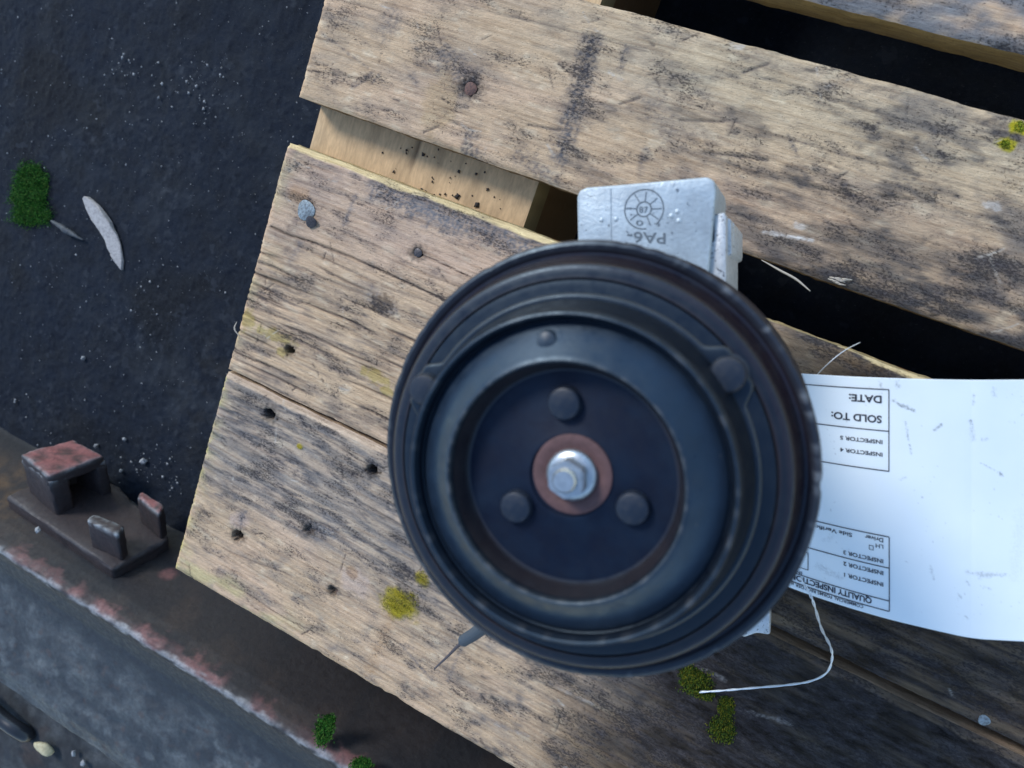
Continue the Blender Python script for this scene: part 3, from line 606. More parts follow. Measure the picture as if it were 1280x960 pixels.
# silver cover with moulded date wheel, beyond the pulley
ZB = 0.120
pl = [local(*p, ZB) for p in ((721, 246), (724, 238), (733, 234), (760, 232), (830, 226), (884, 221), (893, 226), (895, 240), (886, 335), (880, 370), (725, 365), (722, 300))]
cover = cpart('port_cover', prism('port_cover', pl, 0.072, ZB, 0.0009, 3), M_shell); cover['label'] = 'silver grey moulded cover with a round date stamp'
cov_rib = cpart('seam_rib', prism('seam_rib', [local(*p, ZB) for p in ((762.5, 236), (764, 236), (764, 320), (762.5, 320))], ZB - 0.001, ZB + 0.00025), M_shell, cover)
def ring_strip(name, cx, cy, r_, w_, a0, a1, n=40):
    c0 = np.array(local(cx, cy, ZB)); V = []; Q = []
    for k in range(n + 1):
        a = a0 + (a1 - a0) * k / n
        for rr_ in (r_ - w_ / 2, r_ + w_ / 2):
            V.append((c0[0] + rr_ * math.cos(a), c0[1] + rr_ * math.sin(a), ZB + 0.00012))
        for rr_ in (r_ - w_, r_ + w_):
            V.append((c0[0] + rr_ * math.cos(a), c0[1] + rr_ * math.sin(a), ZB - 0.0002))
        if k:
            b = (k - 1) * 4; Q += [(b, b + 1, b + 5, b + 4), (b + 1, b + 3, b + 7, b + 5), (b + 2, b, b + 4, b + 6)]
    return np_mesh(name, V, Q)
PXM = 280 * 0.001112 / 1000 * 1.0     # metres per pixel at the cover
WC = (805.0, 261.5); wr = 22.3 * PXM; wi = 8.3 * PXM; iang = math.atan2(IR[1], IR[0])
stamp = cpart('date_wheel', ring_strip('date_wheel', *WC, wr, 0.00036, -0.55, 5.2, 64), M_mark, cover)
def cbar(p, q_, w_=0.00036):
    a = np.array(local(*p, ZB)); b = np.array(local(*q_, ZB)); d = (b - a) / np.linalg.norm(b - a); n = np.array([-d[1], d[0]]) * w_ / 2
    return prism('stroke', [tuple(a + n), tuple(a - n), tuple(b - n), tuple(b + n)], ZB - 0.0003, ZB + 0.00014)
cpart('date_wheel', ring_strip('date_wheel', *WC, wi, 0.0004, 0, 2 * math.pi, 40), M_mark, cover)
for deg in (122, 82, 40, 2, -35, -68, -142, 176):
    a = math.radians(deg); ca_, sa_ = math.cos(a), -math.sin(a)
    cpart('spoke', cbar((WC[0] + 8.6 * ca_, WC[1] + 8.6 * sa_), (WC[0] + 22 * ca_, WC[1] + 22 * sa_)), M_mark, cover)

def text_geo(body, bold=0.0):
    cu = bpy.data.curves.new('t', 'FONT'); cu.body = body; cu.size = 1; cu.offset = bold; cu.resolution_u = 4
    ob = bpy.data.objects.new('t', cu); COL.objects.link(ob)
    dg = bpy.context.evaluated_depsgraph_get(); dg.update(); me = bpy.data.meshes.new_from_object(ob.evaluated_get(dg))
    v = np.array([tuple(p.co) for p in me.vertices]); f = [tuple(p.vertices) for p in me.polygons]
    bpy.data.objects.remove(ob); bpy.data.curves.remove(cu); bpy.data.meshes.remove(me); return v, f
def place_text(name, body, fn, cap, width=None, bold=0.0, parent=None, m=None):
    """fn maps (s, h) in reading direction / up direction (same unit as cap) to a world point"""
    v, f = text_geo(body, bold); v = v.copy(); hgt = 0.729
    w_ = v[:, 0].max() - v[:, 0].min(); v[:, 0] -= v[:, 0].min()
    sx = (width / w_) if width else cap / hgt
    V = [fn(a * sx, b * cap / hgt) for a, b in v[:, :2]]
    me = bpy.data.meshes.new(name); me.from_pydata([tuple(p) for p in V], [], f); me.validate(); me.update()
    return link(name, me, m or M_ink, parent)
def cover_text(body, x0, y0, cap, width, slope=0.0):
    def fn(s_, h_):
        q = local(x0 - s_, y0 + h_ - slope * s_, ZB); return (q[0], q[1], ZB + 0.00015)
    return place_text('moulded_letters', body, fn, cap, width, 0.012, cover, M_mark)
cover_text('PA6-', 832, 291.5, 14, 48, 0.04)
def cover_text_up(body, x0, y0, cap, width):
    def fn(s_, h_):
        q = local(x0 + s_, y0 - h_, ZB); return (q[0], q[1], ZB + 0.00015)
    return place_text('moulded_letters', body, fn, cap, width, 0.008, cover, M_mark)
cover_text_up('87', 799, 266, 8.2, 11)
cover_text_up('0', 795, 282, 7.0, 9)
db = lathe('moulded_dot', [(0.01, 0.35), (0.6, .3), (1.0, 0.02), (1.05, -.4)], 16)
for (ux, uy) in ((846.5, 264.5), (839, 270), (848.5, 276), (752, 275), (770, 274)):
    q = local(ux, uy, ZB); o = cpart('moulded_dot', db, M_shell, cover); o.location = (q[0], q[1], ZB)
# cast lug to the right of the cover
lug = cpart('cast_lug', prism('cast_lug', [local(*p, 0.117) for p in ((892, 268), (906, 265), (908, 272), (908, 380), (886, 380), (884, 318), (887, 306), (892.5, 301))], 0.050, 0.117, 0.0008, 2), M_alu)
lug['label'] = 'speckled cast aluminium lug beside the cover'
cpart('lug_rib', prism('lug_rib', [local(*p, 0.110) for p in ((906.5, 272), (914, 274), (915, 318), (908, 321), (906.5, 330))], 0.045, 0.110, 0.0006, 2), M_alu, lug)
cpart('lug_rib', prism('lug_rib', [local(*p, 0.102) for p in ((905.5, 276), (917.5, 278), (917.5, 316), (905.5, 322))], 0.045, 0.102, 0.0004, 1), M_alu, lug)
# mounting foot that peeps out below, near the deck
foot = cpart('mounting_foot', prism('mounting_foot', [local(*p, 0.026) for p in ((900, 700), (950, 735), (963, 764), (963, 795), (946, 792), (930, 798), (912, 790), (880, 770))], 0.004, 0.026, 0.0015, 2), M_alu)
foot['label'] = 'cast aluminium mounting foot showing under the pulley edge'
# clutch coil lead: ribbed conduit and a thin wire
pts = spline([at(640, 742, 0.150), at(612, 776, 0.120), at(595, 791, 0.090), at(579, 801, 0.066)], 14)
pts = [(p[0] - AXP[0], p[1] - AXP[1], p[2]) for p in pts]
lead = cpart('coil_lead', tube('coil_lead', pts, 0.003, 10, [0.0027 + (0.0004 if k % 2 else -0.0003) for k in range(len(pts))]), M_sheath); lead['label'] = 'ribbed blue grey conduit sticking out below the pulley'
pts = spline([at(590, 794, 0.080), at(575, 805, 0.056), at(560, 820, 0.034), at(543, 836, 0.012)], 8)
pts = [(p[0] - AXP[0], p[1] - AXP[1], p[2]) for p in pts]
cpart('wire', tube('wire', pts, 0.0013, 8, [0.0012 * (1 - 0.6 * k / len(pts)) for k in range(len(pts))]), M_lead, lead)

# ------------------------------------------------------------------ paper tag
TX = [900, 960, 1010, 1060, 1110, 1160, 1215, 1290, 1380]
TOPY = [458, 464, 467.5, 470.5, 472.5, 474, 475, 474.5, 473]
BOTY = [705, 724, 743, 759.5, 774, 786, 798.5, 802.5, 803]
TZ = [0.036, 0.041, 0.046, 0.052, 0.056, 0.057, 0.056, 0.053, 0.049]
def paper_pt(x, v):
    xs = np.asarray(x, float)
    def sm(a):  # smooth interpolation
        return sum(np.interp(xs + k, TX, a) for k in (-18, -9, 0, 9, 18)) / 5
    t = sm(TOPY); b = sm(BOTY); z = sm(TZ) + 0.006 * (v - 0.5) ** 2 - 0.006 * (v - 0.5) - 0.0003 * np.exp(-np.abs(xs - 1214) / 9) + 0.0006 * fbm(xs / 70, v * 3 + 0 * xs, 321, 2)
    y = t + (b - t) * v
    d = np.stack([xs - 640, 480 - y, np.full_like(xs, -F)], -1) @ R.T
    tt_ = (z - H) / d[..., 2]; p = d * tt_[..., None]; p[..., 2] += H
    return p
nu, nv = 330, 250
U, Vv = np.meshgrid(np.linspace(905, 1372, nu), np.linspace(0, 1, nv))
P = paper_pt(U, Vv)
TOPI = sum(np.interp(U + k, TX, TOPY) for k in (-9, 0, 9)) / 3; BOTI = sum(np.interp(U + k, TX, BOTY) for k in (-9, 0, 9)) / 3
PY = TOPI + (BOTI - TOPI) * Vv
pc = np.ones(U.shape + (3,)) * np.array([0.76, 0.82, 0.84])
def sm_paper(a, b, w_, k, seed, rag=0.7):
    global pc
    d = segdist(U, PY, a, b) / w_ + (rag + .9) * fbm(U / 5, PY / 4, seed, 4, .65); pc = mixc(pc, (0.07, 0.08, 0.10), min(1, k * 1.1) * (1 - ss(0.0, 1.2, d)) * (0.25 + 0.75 * ss(-.2, .3, fbm(U / 1.8, PY / 1.8, seed + 9, 2))))
for a, b, w_, k in (((1116, 500), (1128, 508), 2.4, .7), ((1130, 507), (1142, 514), 2.6, .8), ((1100, 478), (1102, 486), 2, .5), ((1120, 478), (1123, 484), 3, .5), ((1168, 538), (1176, 531), 2.2, .8), ((1213, 527), (1214, 530), 3, .8),
                    ((1214, 535), (1216, 550), 4, .35), ((1132, 528), (1136, 550), 1.6, .55), ((1137, 556), (1139, 567), 1.5, .6), ((1226, 579), (1244, 588), 1, .6), ((1249, 591), (1252, 594), 2.6, .95), ((1125, 600), (1133, 596), 2, .35), ((1217, 505), (1217, 492), 1.6, .5), ((1242, 485), (1243, 495), 3, .35),
                    ((1210, 716), (1255, 719), 3, .45), ((1225, 722), (1240, 718), 3, .5), ((1163, 708), (1168, 723), 2, .6), ((1208, 727), (1212, 731), 2, .6), ((1230, 734), (1238, 736), 2, .4), ((1207, 771), (1210, 774), 1.6, .7), ((1198, 742), (1202, 748), 1.5, .5),
                    ((1022, 708), (1050, 722), 5, .28), ((1030, 675), (1040, 672), 4, .2), ((1228, 550), (1235, 548), 2.5, .4), ((1268, 720), (1276, 640), 9, .10)):
    sm_paper(a, b, w_, k, int(a[0] + a[1]))
pc = mixc(pc, (0.35, 0.36, 0.38), 0.6 * ss(0.52, 0.6, fbm(U / 5, PY / 5, 66, 2)) * ss(0.0, 0.4, fbm(U / 60, PY / 60, 67, 2)))
pv = P.reshape(-1, 3); q1 = grid_quads(nu, nv)
bot = P.copy(); bot[..., 2] -= 0.00025; nb = nu * nv
idx = np.arange(nb).reshape(nv, nu); loop = np.concatenate([idx[0, :-1], idx[:-1, -1], idx[-1, :0:-1], idx[:0:-1, 0]]); l2 = np.roll(loop, -1)
q2 = grid_quads(nu, nv)[:, ::-1] + nb; q3 = np.stack([loop, loop + nb, l2 + nb, l2], -1)
paper = link('inspection_tag', np_mesh('inspection_tag', np.concatenate([pv, bot.reshape(-1, 3)]), np.concatenate([q1, q2, q3]), np.concatenate([pc.reshape(-1, 3)] * 2)), M_paper)
tag(paper, 'white paper inspection tag with black print curling out from under the pulley', 'paper tag')
# smooth version of the v coordinate for a pixel row given near x = 1105
def v_of(y, x=1105.0):
    t = np.mean([np.interp(x + k, TX, TOPY) for k in (-18, -9, 0, 9, 18)]); b = np.mean([np.interp(x + k, TX, BOTY) for k in (-18, -9, 0, 9, 18)]); return (y - t) / (b - t)
def ppt(x, v, lift=0.00022):
    p = paper_pt(np.array([x]), np.array([v]))[0].copy(); p[2] += lift; return p
def ptext(body, x0, y0, cap, width=None, bold=0.0, xr=None):
    v0 = v_of(y0, xr or x0)
    return place_text('printed_text', body, lambda s_, h_: ppt(x0 - s_, v0 + h_ / 300.0), cap, width, bold, paper)
def pline(x0, y0, x1, y1, w_=1.25, ref0=None, ref1=None):
    va = v_of(y0, ref0 or x0); vb = v_of(y1, ref1 or x1); n = 24; V = []; Q = []
    vert = abs(x1 - x0) < 2
    for k in range(n + 1):
        t = k / n; x = x0 + (x1 - x0) * t; v = va + (vb - va) * t
        V += ([ppt(x - w_ / 2, v), ppt(x + w_ / 2, v)] if vert else [ppt(x, v + w_ / 600), ppt(x, v - w_ / 600)])
        if k: b = 2 * k; Q.append((b - 2, b - 1, b + 1, b))
    return link('printed_line', np_mesh('printed_line', V, Q, None, False), M_ink, paper)
XR = 1111
for y in (487, 539, 589, 671, 710, 751, 764):
    v = v_of(y, XR)
    # run along constant v towards the pulley
    n = 30; V = []; Q = []
    for k in range(n + 1):
        x = XR + (935 - XR) * k / n; V += [ppt(x, v + 0.0021), ppt(x, v - 0.0021)]
        if k: b = 2 * k; Q.append((b - 2, b - 1, b + 1, b))
    link('printed_line', np_mesh('printed_line', V, Q, None, False), M_ink, paper)
pline(XR, 487, XR, 589); pline(XR + 0.4, 671, XR + 0.6, 764); pline(1010, 691, 1010, 712.5, 1.0)
for yy in (691, 712.5):
    v = v_of(yy, 1010); V = []; Q = []
    for k in range(13):
        x = 1010 - 5 * k; V += [ppt(x, v + 0.0016), ppt(x, v - 0.0016)]
        if k: b = 2 * k; Q.append((b - 2, b - 1, b + 1, b))
    link('printed_line', np_mesh('printed_line', V, Q, None, False), M_ink, paper)
ptext('DATE:', 1102, 495.0, 9.3, 41, 0.026); ptext('SOLD TO:', 1102, 520, 9.3, 63, 0.026)
ptext('INSPECTOR 5', 1103, 550.3, 5.0, 53, 0.022); ptext('INSPECTOR 4', 1103, 566, 5.0, 53, 0.022)
ptext('Driver', 1104, 672.8, 5.4, 23, 0.018); ptext('Side Verification', 1065, 666.5, 5.2, 66, 0.018); ptext('LH', 1104, 681.2, 5.2, 9.5, 0.010)
vb = v_of(681.5, 1088)
for (a, b) in (((1091.5, vb), (1091.5, vb + .017)), ((1086.5, vb), (1086.5, vb + .017))):
    link('printed_line', np_mesh('printed_line', [ppt(a[0] - .4, a[1]), ppt(a[0] + .4, a[1]), ppt(b[0] + .4, b[1]), ppt(b[0] - .4, b[1])], [(0, 1, 2, 3)], None, False), M_ink, paper)
for v in (vb, vb + .017):
    link('printed_line', np_mesh('printed_line', [ppt(1086.1, v - .0013), ppt(1091.9, v - .0013), ppt(1091.9, v + .0013), ppt(1086.1, v + .0013)], [(0, 1, 2, 3)], None, False), M_ink, paper)
ptext('INSPECTOR 3', 1104, 699.3, 5.2, 50, 0.022); ptext('INSPECTOR 2', 1104, 714.0, 5.2, 50, 0.022); ptext('INSPECTOR 1', 1104, 728.3, 5.2, 49, 0.022)
ptext('INSPECTOR', 1002.5, 714.5, 4.8, 43, 0.012)
ptext('QUALITY INSPECTION', 1089.5, 747.6, 7.6, 102, 0.03); ptext('COMMERCIAL FORMS REORDER #', 1079, 756.3, 4.4, 90, 0.014)

# tie wire of the tag
def twist(pts, r, off, ph, turns):
    n = len(pts); out = []
    for k, p in enumerate(pts):
        a = ph + turns * 2 * math.pi * k / n; out.append((p[0] + off * math.cos(a) * 0.6, p[1] + off * math.cos(a) * 0.8, p[2] + off * math.sin(a)))
    return out
wp = spline([at(1000, 722, 0.049), at(1012, 742, 0.053), at(1018, 757, 0.050), at(1027, 786, 0.036), at(1038, 808, 0.020), at(1040, 824, 0.013), at(1033, 841, 0.008), at(1014, 851, 0.006), at(985, 856, 0.005), at(940, 860, 0.005), at(905, 863, 0.004), at(875, 865, 0.003)], 10)
wire = empty('tag_wire', tuple(at(1000, 850, 0.0))); tag(wire, 'thin twisted silver tie wire curving from the paper tag over the dark board', 'wire')
for ph in (0, math.pi):
    child('wire_strand', tube('wire_strand', twist(wp, 0, 0.00036, ph, 9), 0.0004, 6, [0.00022 + 0.00022 * min(1, k / (0.6 * len(wp))) for k in range(len(wp))]), M_wire, wire)
wp2 = spline([at(1012, 482, 0.044), at(1022, 468, 0.048), at(1038, 452, 0.050), at(1056, 438, 0.048), at(1075, 428, 0.042)], 8)
o = link('wire_end', tube('wire_end', wp2, 0.0002, 6), M_wire); tag(o, 'single thin wire end poking out above the upper edge of the paper tag', 'wire')

# ------------------------------------------------------------------ steel beam at the lower left
CZ = -0.050
CY = 0.5 * (at(0, 700, CZ)[1] + at(410, 940, CZ)[1])
FOOTY = at(0, 535, GZ)[1]
def build_beam():
    # profile (y, z) from the ground over the crest and out to the dirt, as arc of key points
    key = [(FOOTY + 0.004, GZ - 0.006), (FOOTY - 0.001, GZ + 0.004), (CY + 0.012, CZ - 0.019), (CY + 0.006, CZ - 0.007), (CY + 0.003, CZ - 0.003), (CY, CZ - 0.0012), (CY - 0.004, CZ - 0.0022), (CY - 0.012, CZ - 0.007), (CY - 0.030, CZ - 0.015), (CY - 0.045, CZ - 0.0165), (CY - 0.120, CZ - 0.013), (CY - 0.136, CZ - 0.017), (CY - 0.144, CZ - 0.032), (CY - 0.148, CZ - 0.090)]
    pts = [key[0]]
    for a, b in zip(key[:-1], key[1:]):
        n = max(1, int(math.hypot(b[0] - a[0], b[1] - a[1]) / 0.0013))
        for k in range(1, n + 1): pts.append((a[0] + (b[0] - a[0]) * k / n, a[1] + (b[1] - a[1]) * k / n))
    pts = np.array(pts); ny = len(pts); x = np.arange(-0.86, 0.12, 0.0016); nx = len(x)
    X = np.repeat(x[None], ny, 0); Y = np.repeat(pts[:, 0][:, None], nx, 1); Z = np.repeat(pts[:, 1][:, None], nx, 1)
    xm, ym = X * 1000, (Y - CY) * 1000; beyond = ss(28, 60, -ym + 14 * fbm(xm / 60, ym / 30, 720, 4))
    h = 1.1 * fbm(xm / 30, ym / 15, 700, 4) + beyond * (2.0 * fbm(xm / 26, ym / 20, 701, 4) + 0.25 * fbm(xm / 5, ym / 5, 702, 3)); Z = Z + h / 1000
    c = np.ones(X.shape + (3,)) * np.array([0.021, 0.018, 0.019])
    c = mixc(c, (0.045, 0.032, 0.026), 0.6 * ss(0.1, 0.5, fbm(xm / 40, ym / 20, 710, 4))); c = mixc(c, (0.009, 0.011, 0.015), 0.8 * ss(-0.1, 0.4, fbm(xm / 60, ym / 30, 711, 4)))
    c = mixc(c, (0.13, 0.075, 0.035), 0.6 * (1 - ss(-560, -500, xm)) * ss(8, 16, ym) * (1 - ss(24, 36, ym)) * ss(-0.3, 0.3, fbm(xm / 15, ym / 8, 712, 4)))
    n1 = fbm(xm / 14, ym / 4, 713, 4)
    c = mixc(c, (0.24, 0.105, 0.10), 0.7 * (1 - ss(2.0, 5.5, np.abs(ym - 3.0) + 6 * n1)) * ss(-0.25, 0.25, fbm(xm / 45, ym * 0, 714, 3)))
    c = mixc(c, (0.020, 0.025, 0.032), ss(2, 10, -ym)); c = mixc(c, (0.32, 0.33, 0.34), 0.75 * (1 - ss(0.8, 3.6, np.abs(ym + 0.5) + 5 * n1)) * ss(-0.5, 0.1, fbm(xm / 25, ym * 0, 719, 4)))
    c = mixc(c, (0.075, 0.085, 0.09), beyond * (0.25 + 0.7 * ss(-0.25, 0.35, fbm(xm / 34, ym / 22, 715, 5))))
    c = mixc(c, (0.15, 0.165, 0.17), 0.5 * beyond * ss(0.1, 0.5, fbm(xm / 18, ym / 16, 716, 4))); c = mixc(c, (0.07, 0.05, 0.045), 0.6 * beyond * ss(0.3, 0.5, fbm(xm / 12 + 4, ym / 12, 717, 3)))
    for (ux, uy) in ((115, 732), (173, 735), (248, 744)):
        p = at(ux, uy, CZ - 0.02); d = np.hypot((X - p[0]) / 0.010, (Y - p[1]) / 0.0035) + 0.6 * n1; c = mixc(c, (0.22, 0.09, 0.085), 0.6 * (1 - ss(0.3, 1.0, d)))
    V = np.stack([X, Y, Z], -1).reshape(-1, 3)
    bm_ = empty('steel_beam', (-0.45, CY, GZ)); tag(bm_, 'rusty dark steel beam with worn red paint along its crest, beside the pallet', 'steel beam')
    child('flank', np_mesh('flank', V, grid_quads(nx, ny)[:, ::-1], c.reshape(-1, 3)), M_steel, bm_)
    return bm_
beam = build_beam()
# lower dirt shelf on the far side of the beam
def build_shelf():
    nx, ny = 240, 90
    X, Y = np.meshgrid(np.linspace(-0.86, 0.1, nx), np.linspace(CY - 0.36, CY - 0.138, ny))
    xm, ym = X * 1000, Y * 1000
    Z = CZ - 0.032 + 0.003 * fbm(X * 40, Y * 40, 801, 5) + 0.0015 * fbm(X * 160, Y * 160, 802, 3)
    c = np.ones(X.shape + (3,)) * np.array([0.045, 0.047, 0.05]); c = mixc(c, (0.085, 0.092, 0.095), ss(-0.1, 0.4, fbm(X * 30, Y * 30, 803, 5))); c = mixc(c, (0.08, 0.055, 0.045), 0.6 * ss(0.1, 0.4, fbm(X * 25 + 5, Y * 25, 804, 4)))
    o = link('dirt_shelf', np_mesh('dirt_shelf', np.stack([X, Y, Z], -1).reshape(-1, 3), grid_quads(nx, ny), c.reshape(-1, 3)), M_ground); tag(o, kind='structure')
build_shelf()
# cast bracket on the sloping flank
A_ = np.array([1.0, 0, 0]); D_ = np.array([0, FOOTY - CY, GZ - CZ]); D_ /= np.linalg.norm(D_); U_ = np.cross(A_, D_); U_ *= np.sign(U_[2])
O3 = np.array([0, CY, CZ])
def on_flank(ux, uy, lift=0.0):
    d = R @ np.array([ux - 640, 480 - uy, -F]); o = np.array([0, 0, H]); t = ((O3 + U_ * lift - o) @ U_) / (d @ U_); p = o + d * t - O3
    return np.array([p @ A_, p @ D_])
BASEH = 0.016
brk = empty('cast_steel_bracket', (0, 0, 0))
bp0 = on_flank(75, 640)
mw = Matrix.Identity(4); org = O3 + A_ * bp0[0] + D_ * bp0[1]
for k in range(3): mw[k][0] = A_[k]; mw[k][1] = D_[k]; mw[k][2] = U_[k]; mw[k][3] = org[k]
if mw.to_3x3().determinant() < 0:
    for k in range(3): mw[k][1] = -mw[k][1]
    SGN = -1
else: SGN = 1
brk.matrix_world = mw
tag(brk, 'chunky rusty bracket with a hollow red topped block and two upright lugs', 'bracket')
RUSTD = (0.040, 0.029, 0.028); REDP = (0.24, 0.085, 0.08); BARE = (0.34, 0.37, 0.38)
def rough_block(name, poly, z0, z1, bev, seed, top=RUSTD, edge=BARE, amt=0.6, amp=0.0006, cap=None):
    """poly in bracket plane (pixel corners at height z0..z1), a chunky worn casting"""
    me = prism(name, poly, z0, z1, bev, 3)
    bm = bmesh.new(); bm.from_mesh(me); bmesh.ops.triangulate(bm, faces=[f for f in bm.faces if len(f.verts) > 4])
    for _ in range(3):
        long_ = [e for e in bm.edges if e.calc_length() > 0.003]
        if long_: bmesh.ops.subdivide_edges(bm, edges=long_, cuts=1, use_grid_fill=True)
    V = np.array([tuple(v.co) for v in bm.verts])
    nrm = np.array([tuple(v.normal) for v in bm.verts])
    nz_ = fbm(V[:, 0] * 160 + V[:, 2] * 90, V[:, 1] * 160 + V[:, 2] * 130, seed, 4)
    for v, n_, k in zip(bm.verts, nrm, nz_): v.co += Vector(n_) * float(k) * amp * 2
    V = np.array([tuple(v.co) for v in bm.verts])
    c = np.ones((len(V), 3)) * np.array(RUSTD); nn = fbm(V[:, 0] * 90 + V[:, 2] * 70, V[:, 1] * 90, seed + 3, 4)
    c = mixc(c, (0.03, 0.027, 0.028), 0.7 * ss(0, 0.4, nn))
    pmin = V.min(0); pmax = V.max(0)
    istop = ss(z1 - 0.0015, z1 - 0.0002, V[:, 2])
    c = mixc(c, top, istop * ss(-0.35, 0.15, nn + 0.1))
    ln = np.array([min(segdist(p[0], p[1], poly[a], poly[(a + 1) % len(poly)]) for a in range(len(poly))) for p in V])
    ew = np.exp(-(ln / 0.0022) ** 2) * ss(z1 - 0.004, z1 - 0.0006, V[:, 2]) * ss(-0.4, 0.15, fbm(V[:, 0] * 200, V[:, 1] * 200, seed + 5, 3))
    c = mixc(c, edge, amt * ew)
    bm.to_mesh(me); bm.free()
    me.polygons.foreach_set('use_smooth', np.ones(len(me.polygons), bool)); me.set_sharp_from_angle(angle=math.radians(40))
    a = me.attributes.new('Col', 'FLOAT_COLOR', 'POINT'); cc = np.ones((len(V), 4), np.float32); cc[:, :3] = c; a.data.foreach_set('color', cc.ravel())
    return link(name, me, M_steel, brk)
def bl(ux, uy, lift=0.0):
    q = on_flank(ux, uy, lift) - bp0; return (q[0], q[1] * SGN)
base_poly = [bl(6, 620, BASEH), bl(140, 712, BASEH), bl(212, 672, BASEH), bl(150, 610, BASEH), bl(100, 575, BASEH)]
o = rough_block('base_plate', base_poly, -0.006, BASEH, 0.0032, 900, amt=0.15, amp=0.0013); o['label'] = 'dirty base plate'
# hollow block: roof slab, thick near wall, thin far wall
HB = 0.062
c0, c1, c2, c3 = bl(24, 566, HB), bl(91, 549, HB), bl(132, 569, HB), bl(60, 596, HB)
def lerp2(a, b, t): return (a[0] + (b[0] - a[0]) * t, a[1] + (b[1] - a[1]) * t)
def quadpt(u, v): return lerp2(lerp2(c0, c1, u), lerp2(c3, c2, u), v)
rough_block('block_roof', [c0, c1, c2, c3], HB - 0.014, HB, 0.0032, 910, REDP, BARE, 0.6, 0.0011)['label'] = 'roof of the hollow block with faded red paint'
rough_block('block_wall', [quadpt(-.01, .0), quadpt(.36, .0), quadpt(.33, 1.0), quadpt(-.01, 1.01)], 0.0, HB - 0.006, 0.0030, 920, amp=0.0010)
rough_block('block_wall', [quadpt(0.80, .0), quadpt(1.0, .0), quadpt(1.0, 1.0), quadpt(.82, 1.0)], 0.0, HB - 0.006, 0.0022, 930, amp=0.0010)
rough_block('block_wall', [quadpt(.28, .02), quadpt(.88, .02), quadpt(.88, .22), quadpt(.28, .22)], 0.0, HB - 0.004, 0.0012, 935)
HL = 0.048
rough_block('lug', [bl(107, 650, HL), bl(117, 641, HL), bl(156, 657, HL), bl(147, 669, HL)], BASEH - 0.003, HL, 0.0026, 940, RUSTD, BARE, 0.95)['label'] = 'front lug with a bright worn rim'
rough_block('lug', [bl(170, 620, HL), bl(178, 613, HL), bl(206, 632, HL), bl(198, 643, HL)], BASEH - 0.003, HL, 0.0024, 950, REDP, BARE, 0.5)['label'] = 'rear lug with red paint on top'

# ------------------------------------------------------------------ loose things
def stone_mesh(name, seed, sx=1, sy=1, sz=1, sub=2):
    bm = bmesh.new(); bmesh.ops.create_icosphere(bm, subdivisions=sub, radius=1); r_ = random.Random(seed)
    ph = [r_.uniform(0, 6) for _ in range(6)]
    for v in bm.verts:
        k = 1 + 0.16 * math.sin(3 * v.co.x + ph[0]) * math.cos(2.3 * v.co.y + ph[1]) + 0.12 * math.sin(4 * v.co.z + ph[2] + 2 * v.co.x) + r_.uniform(-.14, .14) * (2 if sub < 2 else .4)
        v.co = Vector((v.co.x * sx * k, v.co.y * sy * k, v.co.z * sz * k))
    return bm_mesh(name, bm, sub > 1)
def shelf_z(): return CZ - 0.032
p = at(55, 936, CZ - 0.024)
o = link('tan_pebble', stone_mesh('tan_pebble', 3, .0085, .0050, .0050, 3), M_tan); o.location = p; o.rotation_euler = (0.1, 0.1, -0.15); tag(o, 'smooth tan pebble at the end of the black hose', 'pebble')
hp = spline([at(-60, 850, CZ - 0.020), at(-20, 878, CZ - 0.018), at(5, 900, CZ - 0.020), at(22, 912, CZ - 0.022), at(40, 922, CZ - 0.030)], 8)
o = link('rubber_hose', tube('rubber_hose', hp, 0.0068, 16, [0.0068 * min(1, 0.55 + 0.12 * (len(hp) - k)) for k in range(len(hp))]), M_rubber); tag(o, 'short glossy black hose in the corner beside the tan pebble', 'hose')
for k, (ux, uy, s_, z_, lab) in enumerate(((178, 577, 0.0040, GZ + .003, 'largest white stone lump behind the hollow bracket block'), (151, 589, 0.0026, GZ + .002, 'white stone closest to the bracket block'), (120, 557, 0.0024, GZ + .002, 'white stone touching the back of the bracket block'), (155, 549, 0.0022, GZ + .002, 'lone white stone just above the stone cluster'),
                           (104, 448, 0.0028, GZ + .002, 'pale flat stone alone on the middle of the dark ground'), (92, 942, 0.0030, CZ - .028, 'bluish white stone right of the tan pebble'), (104, 954, 0.0032, CZ - .028, 'white stone at the bottom edge near the tan pebble'))):
    o = link('white_stone', stone_mesh('white_stone', 30 + k, s_, s_ * .8, s_ * .7, 1), M_stone); o.location = at(ux, uy, z_); o.rotation_euler = (k, k * 2, k); tag(o, lab, 'stone', 'white stones on the dark ground')
o = link('white_stone', stone_mesh('white_stone', 44, .0030, .0026, .0022, 1), M_stone); o.location = at(47, 663, CZ - 0.012); tag(o, 'small grey stone lying on the beam below the bracket', 'stone', 'white stones on the dark ground')
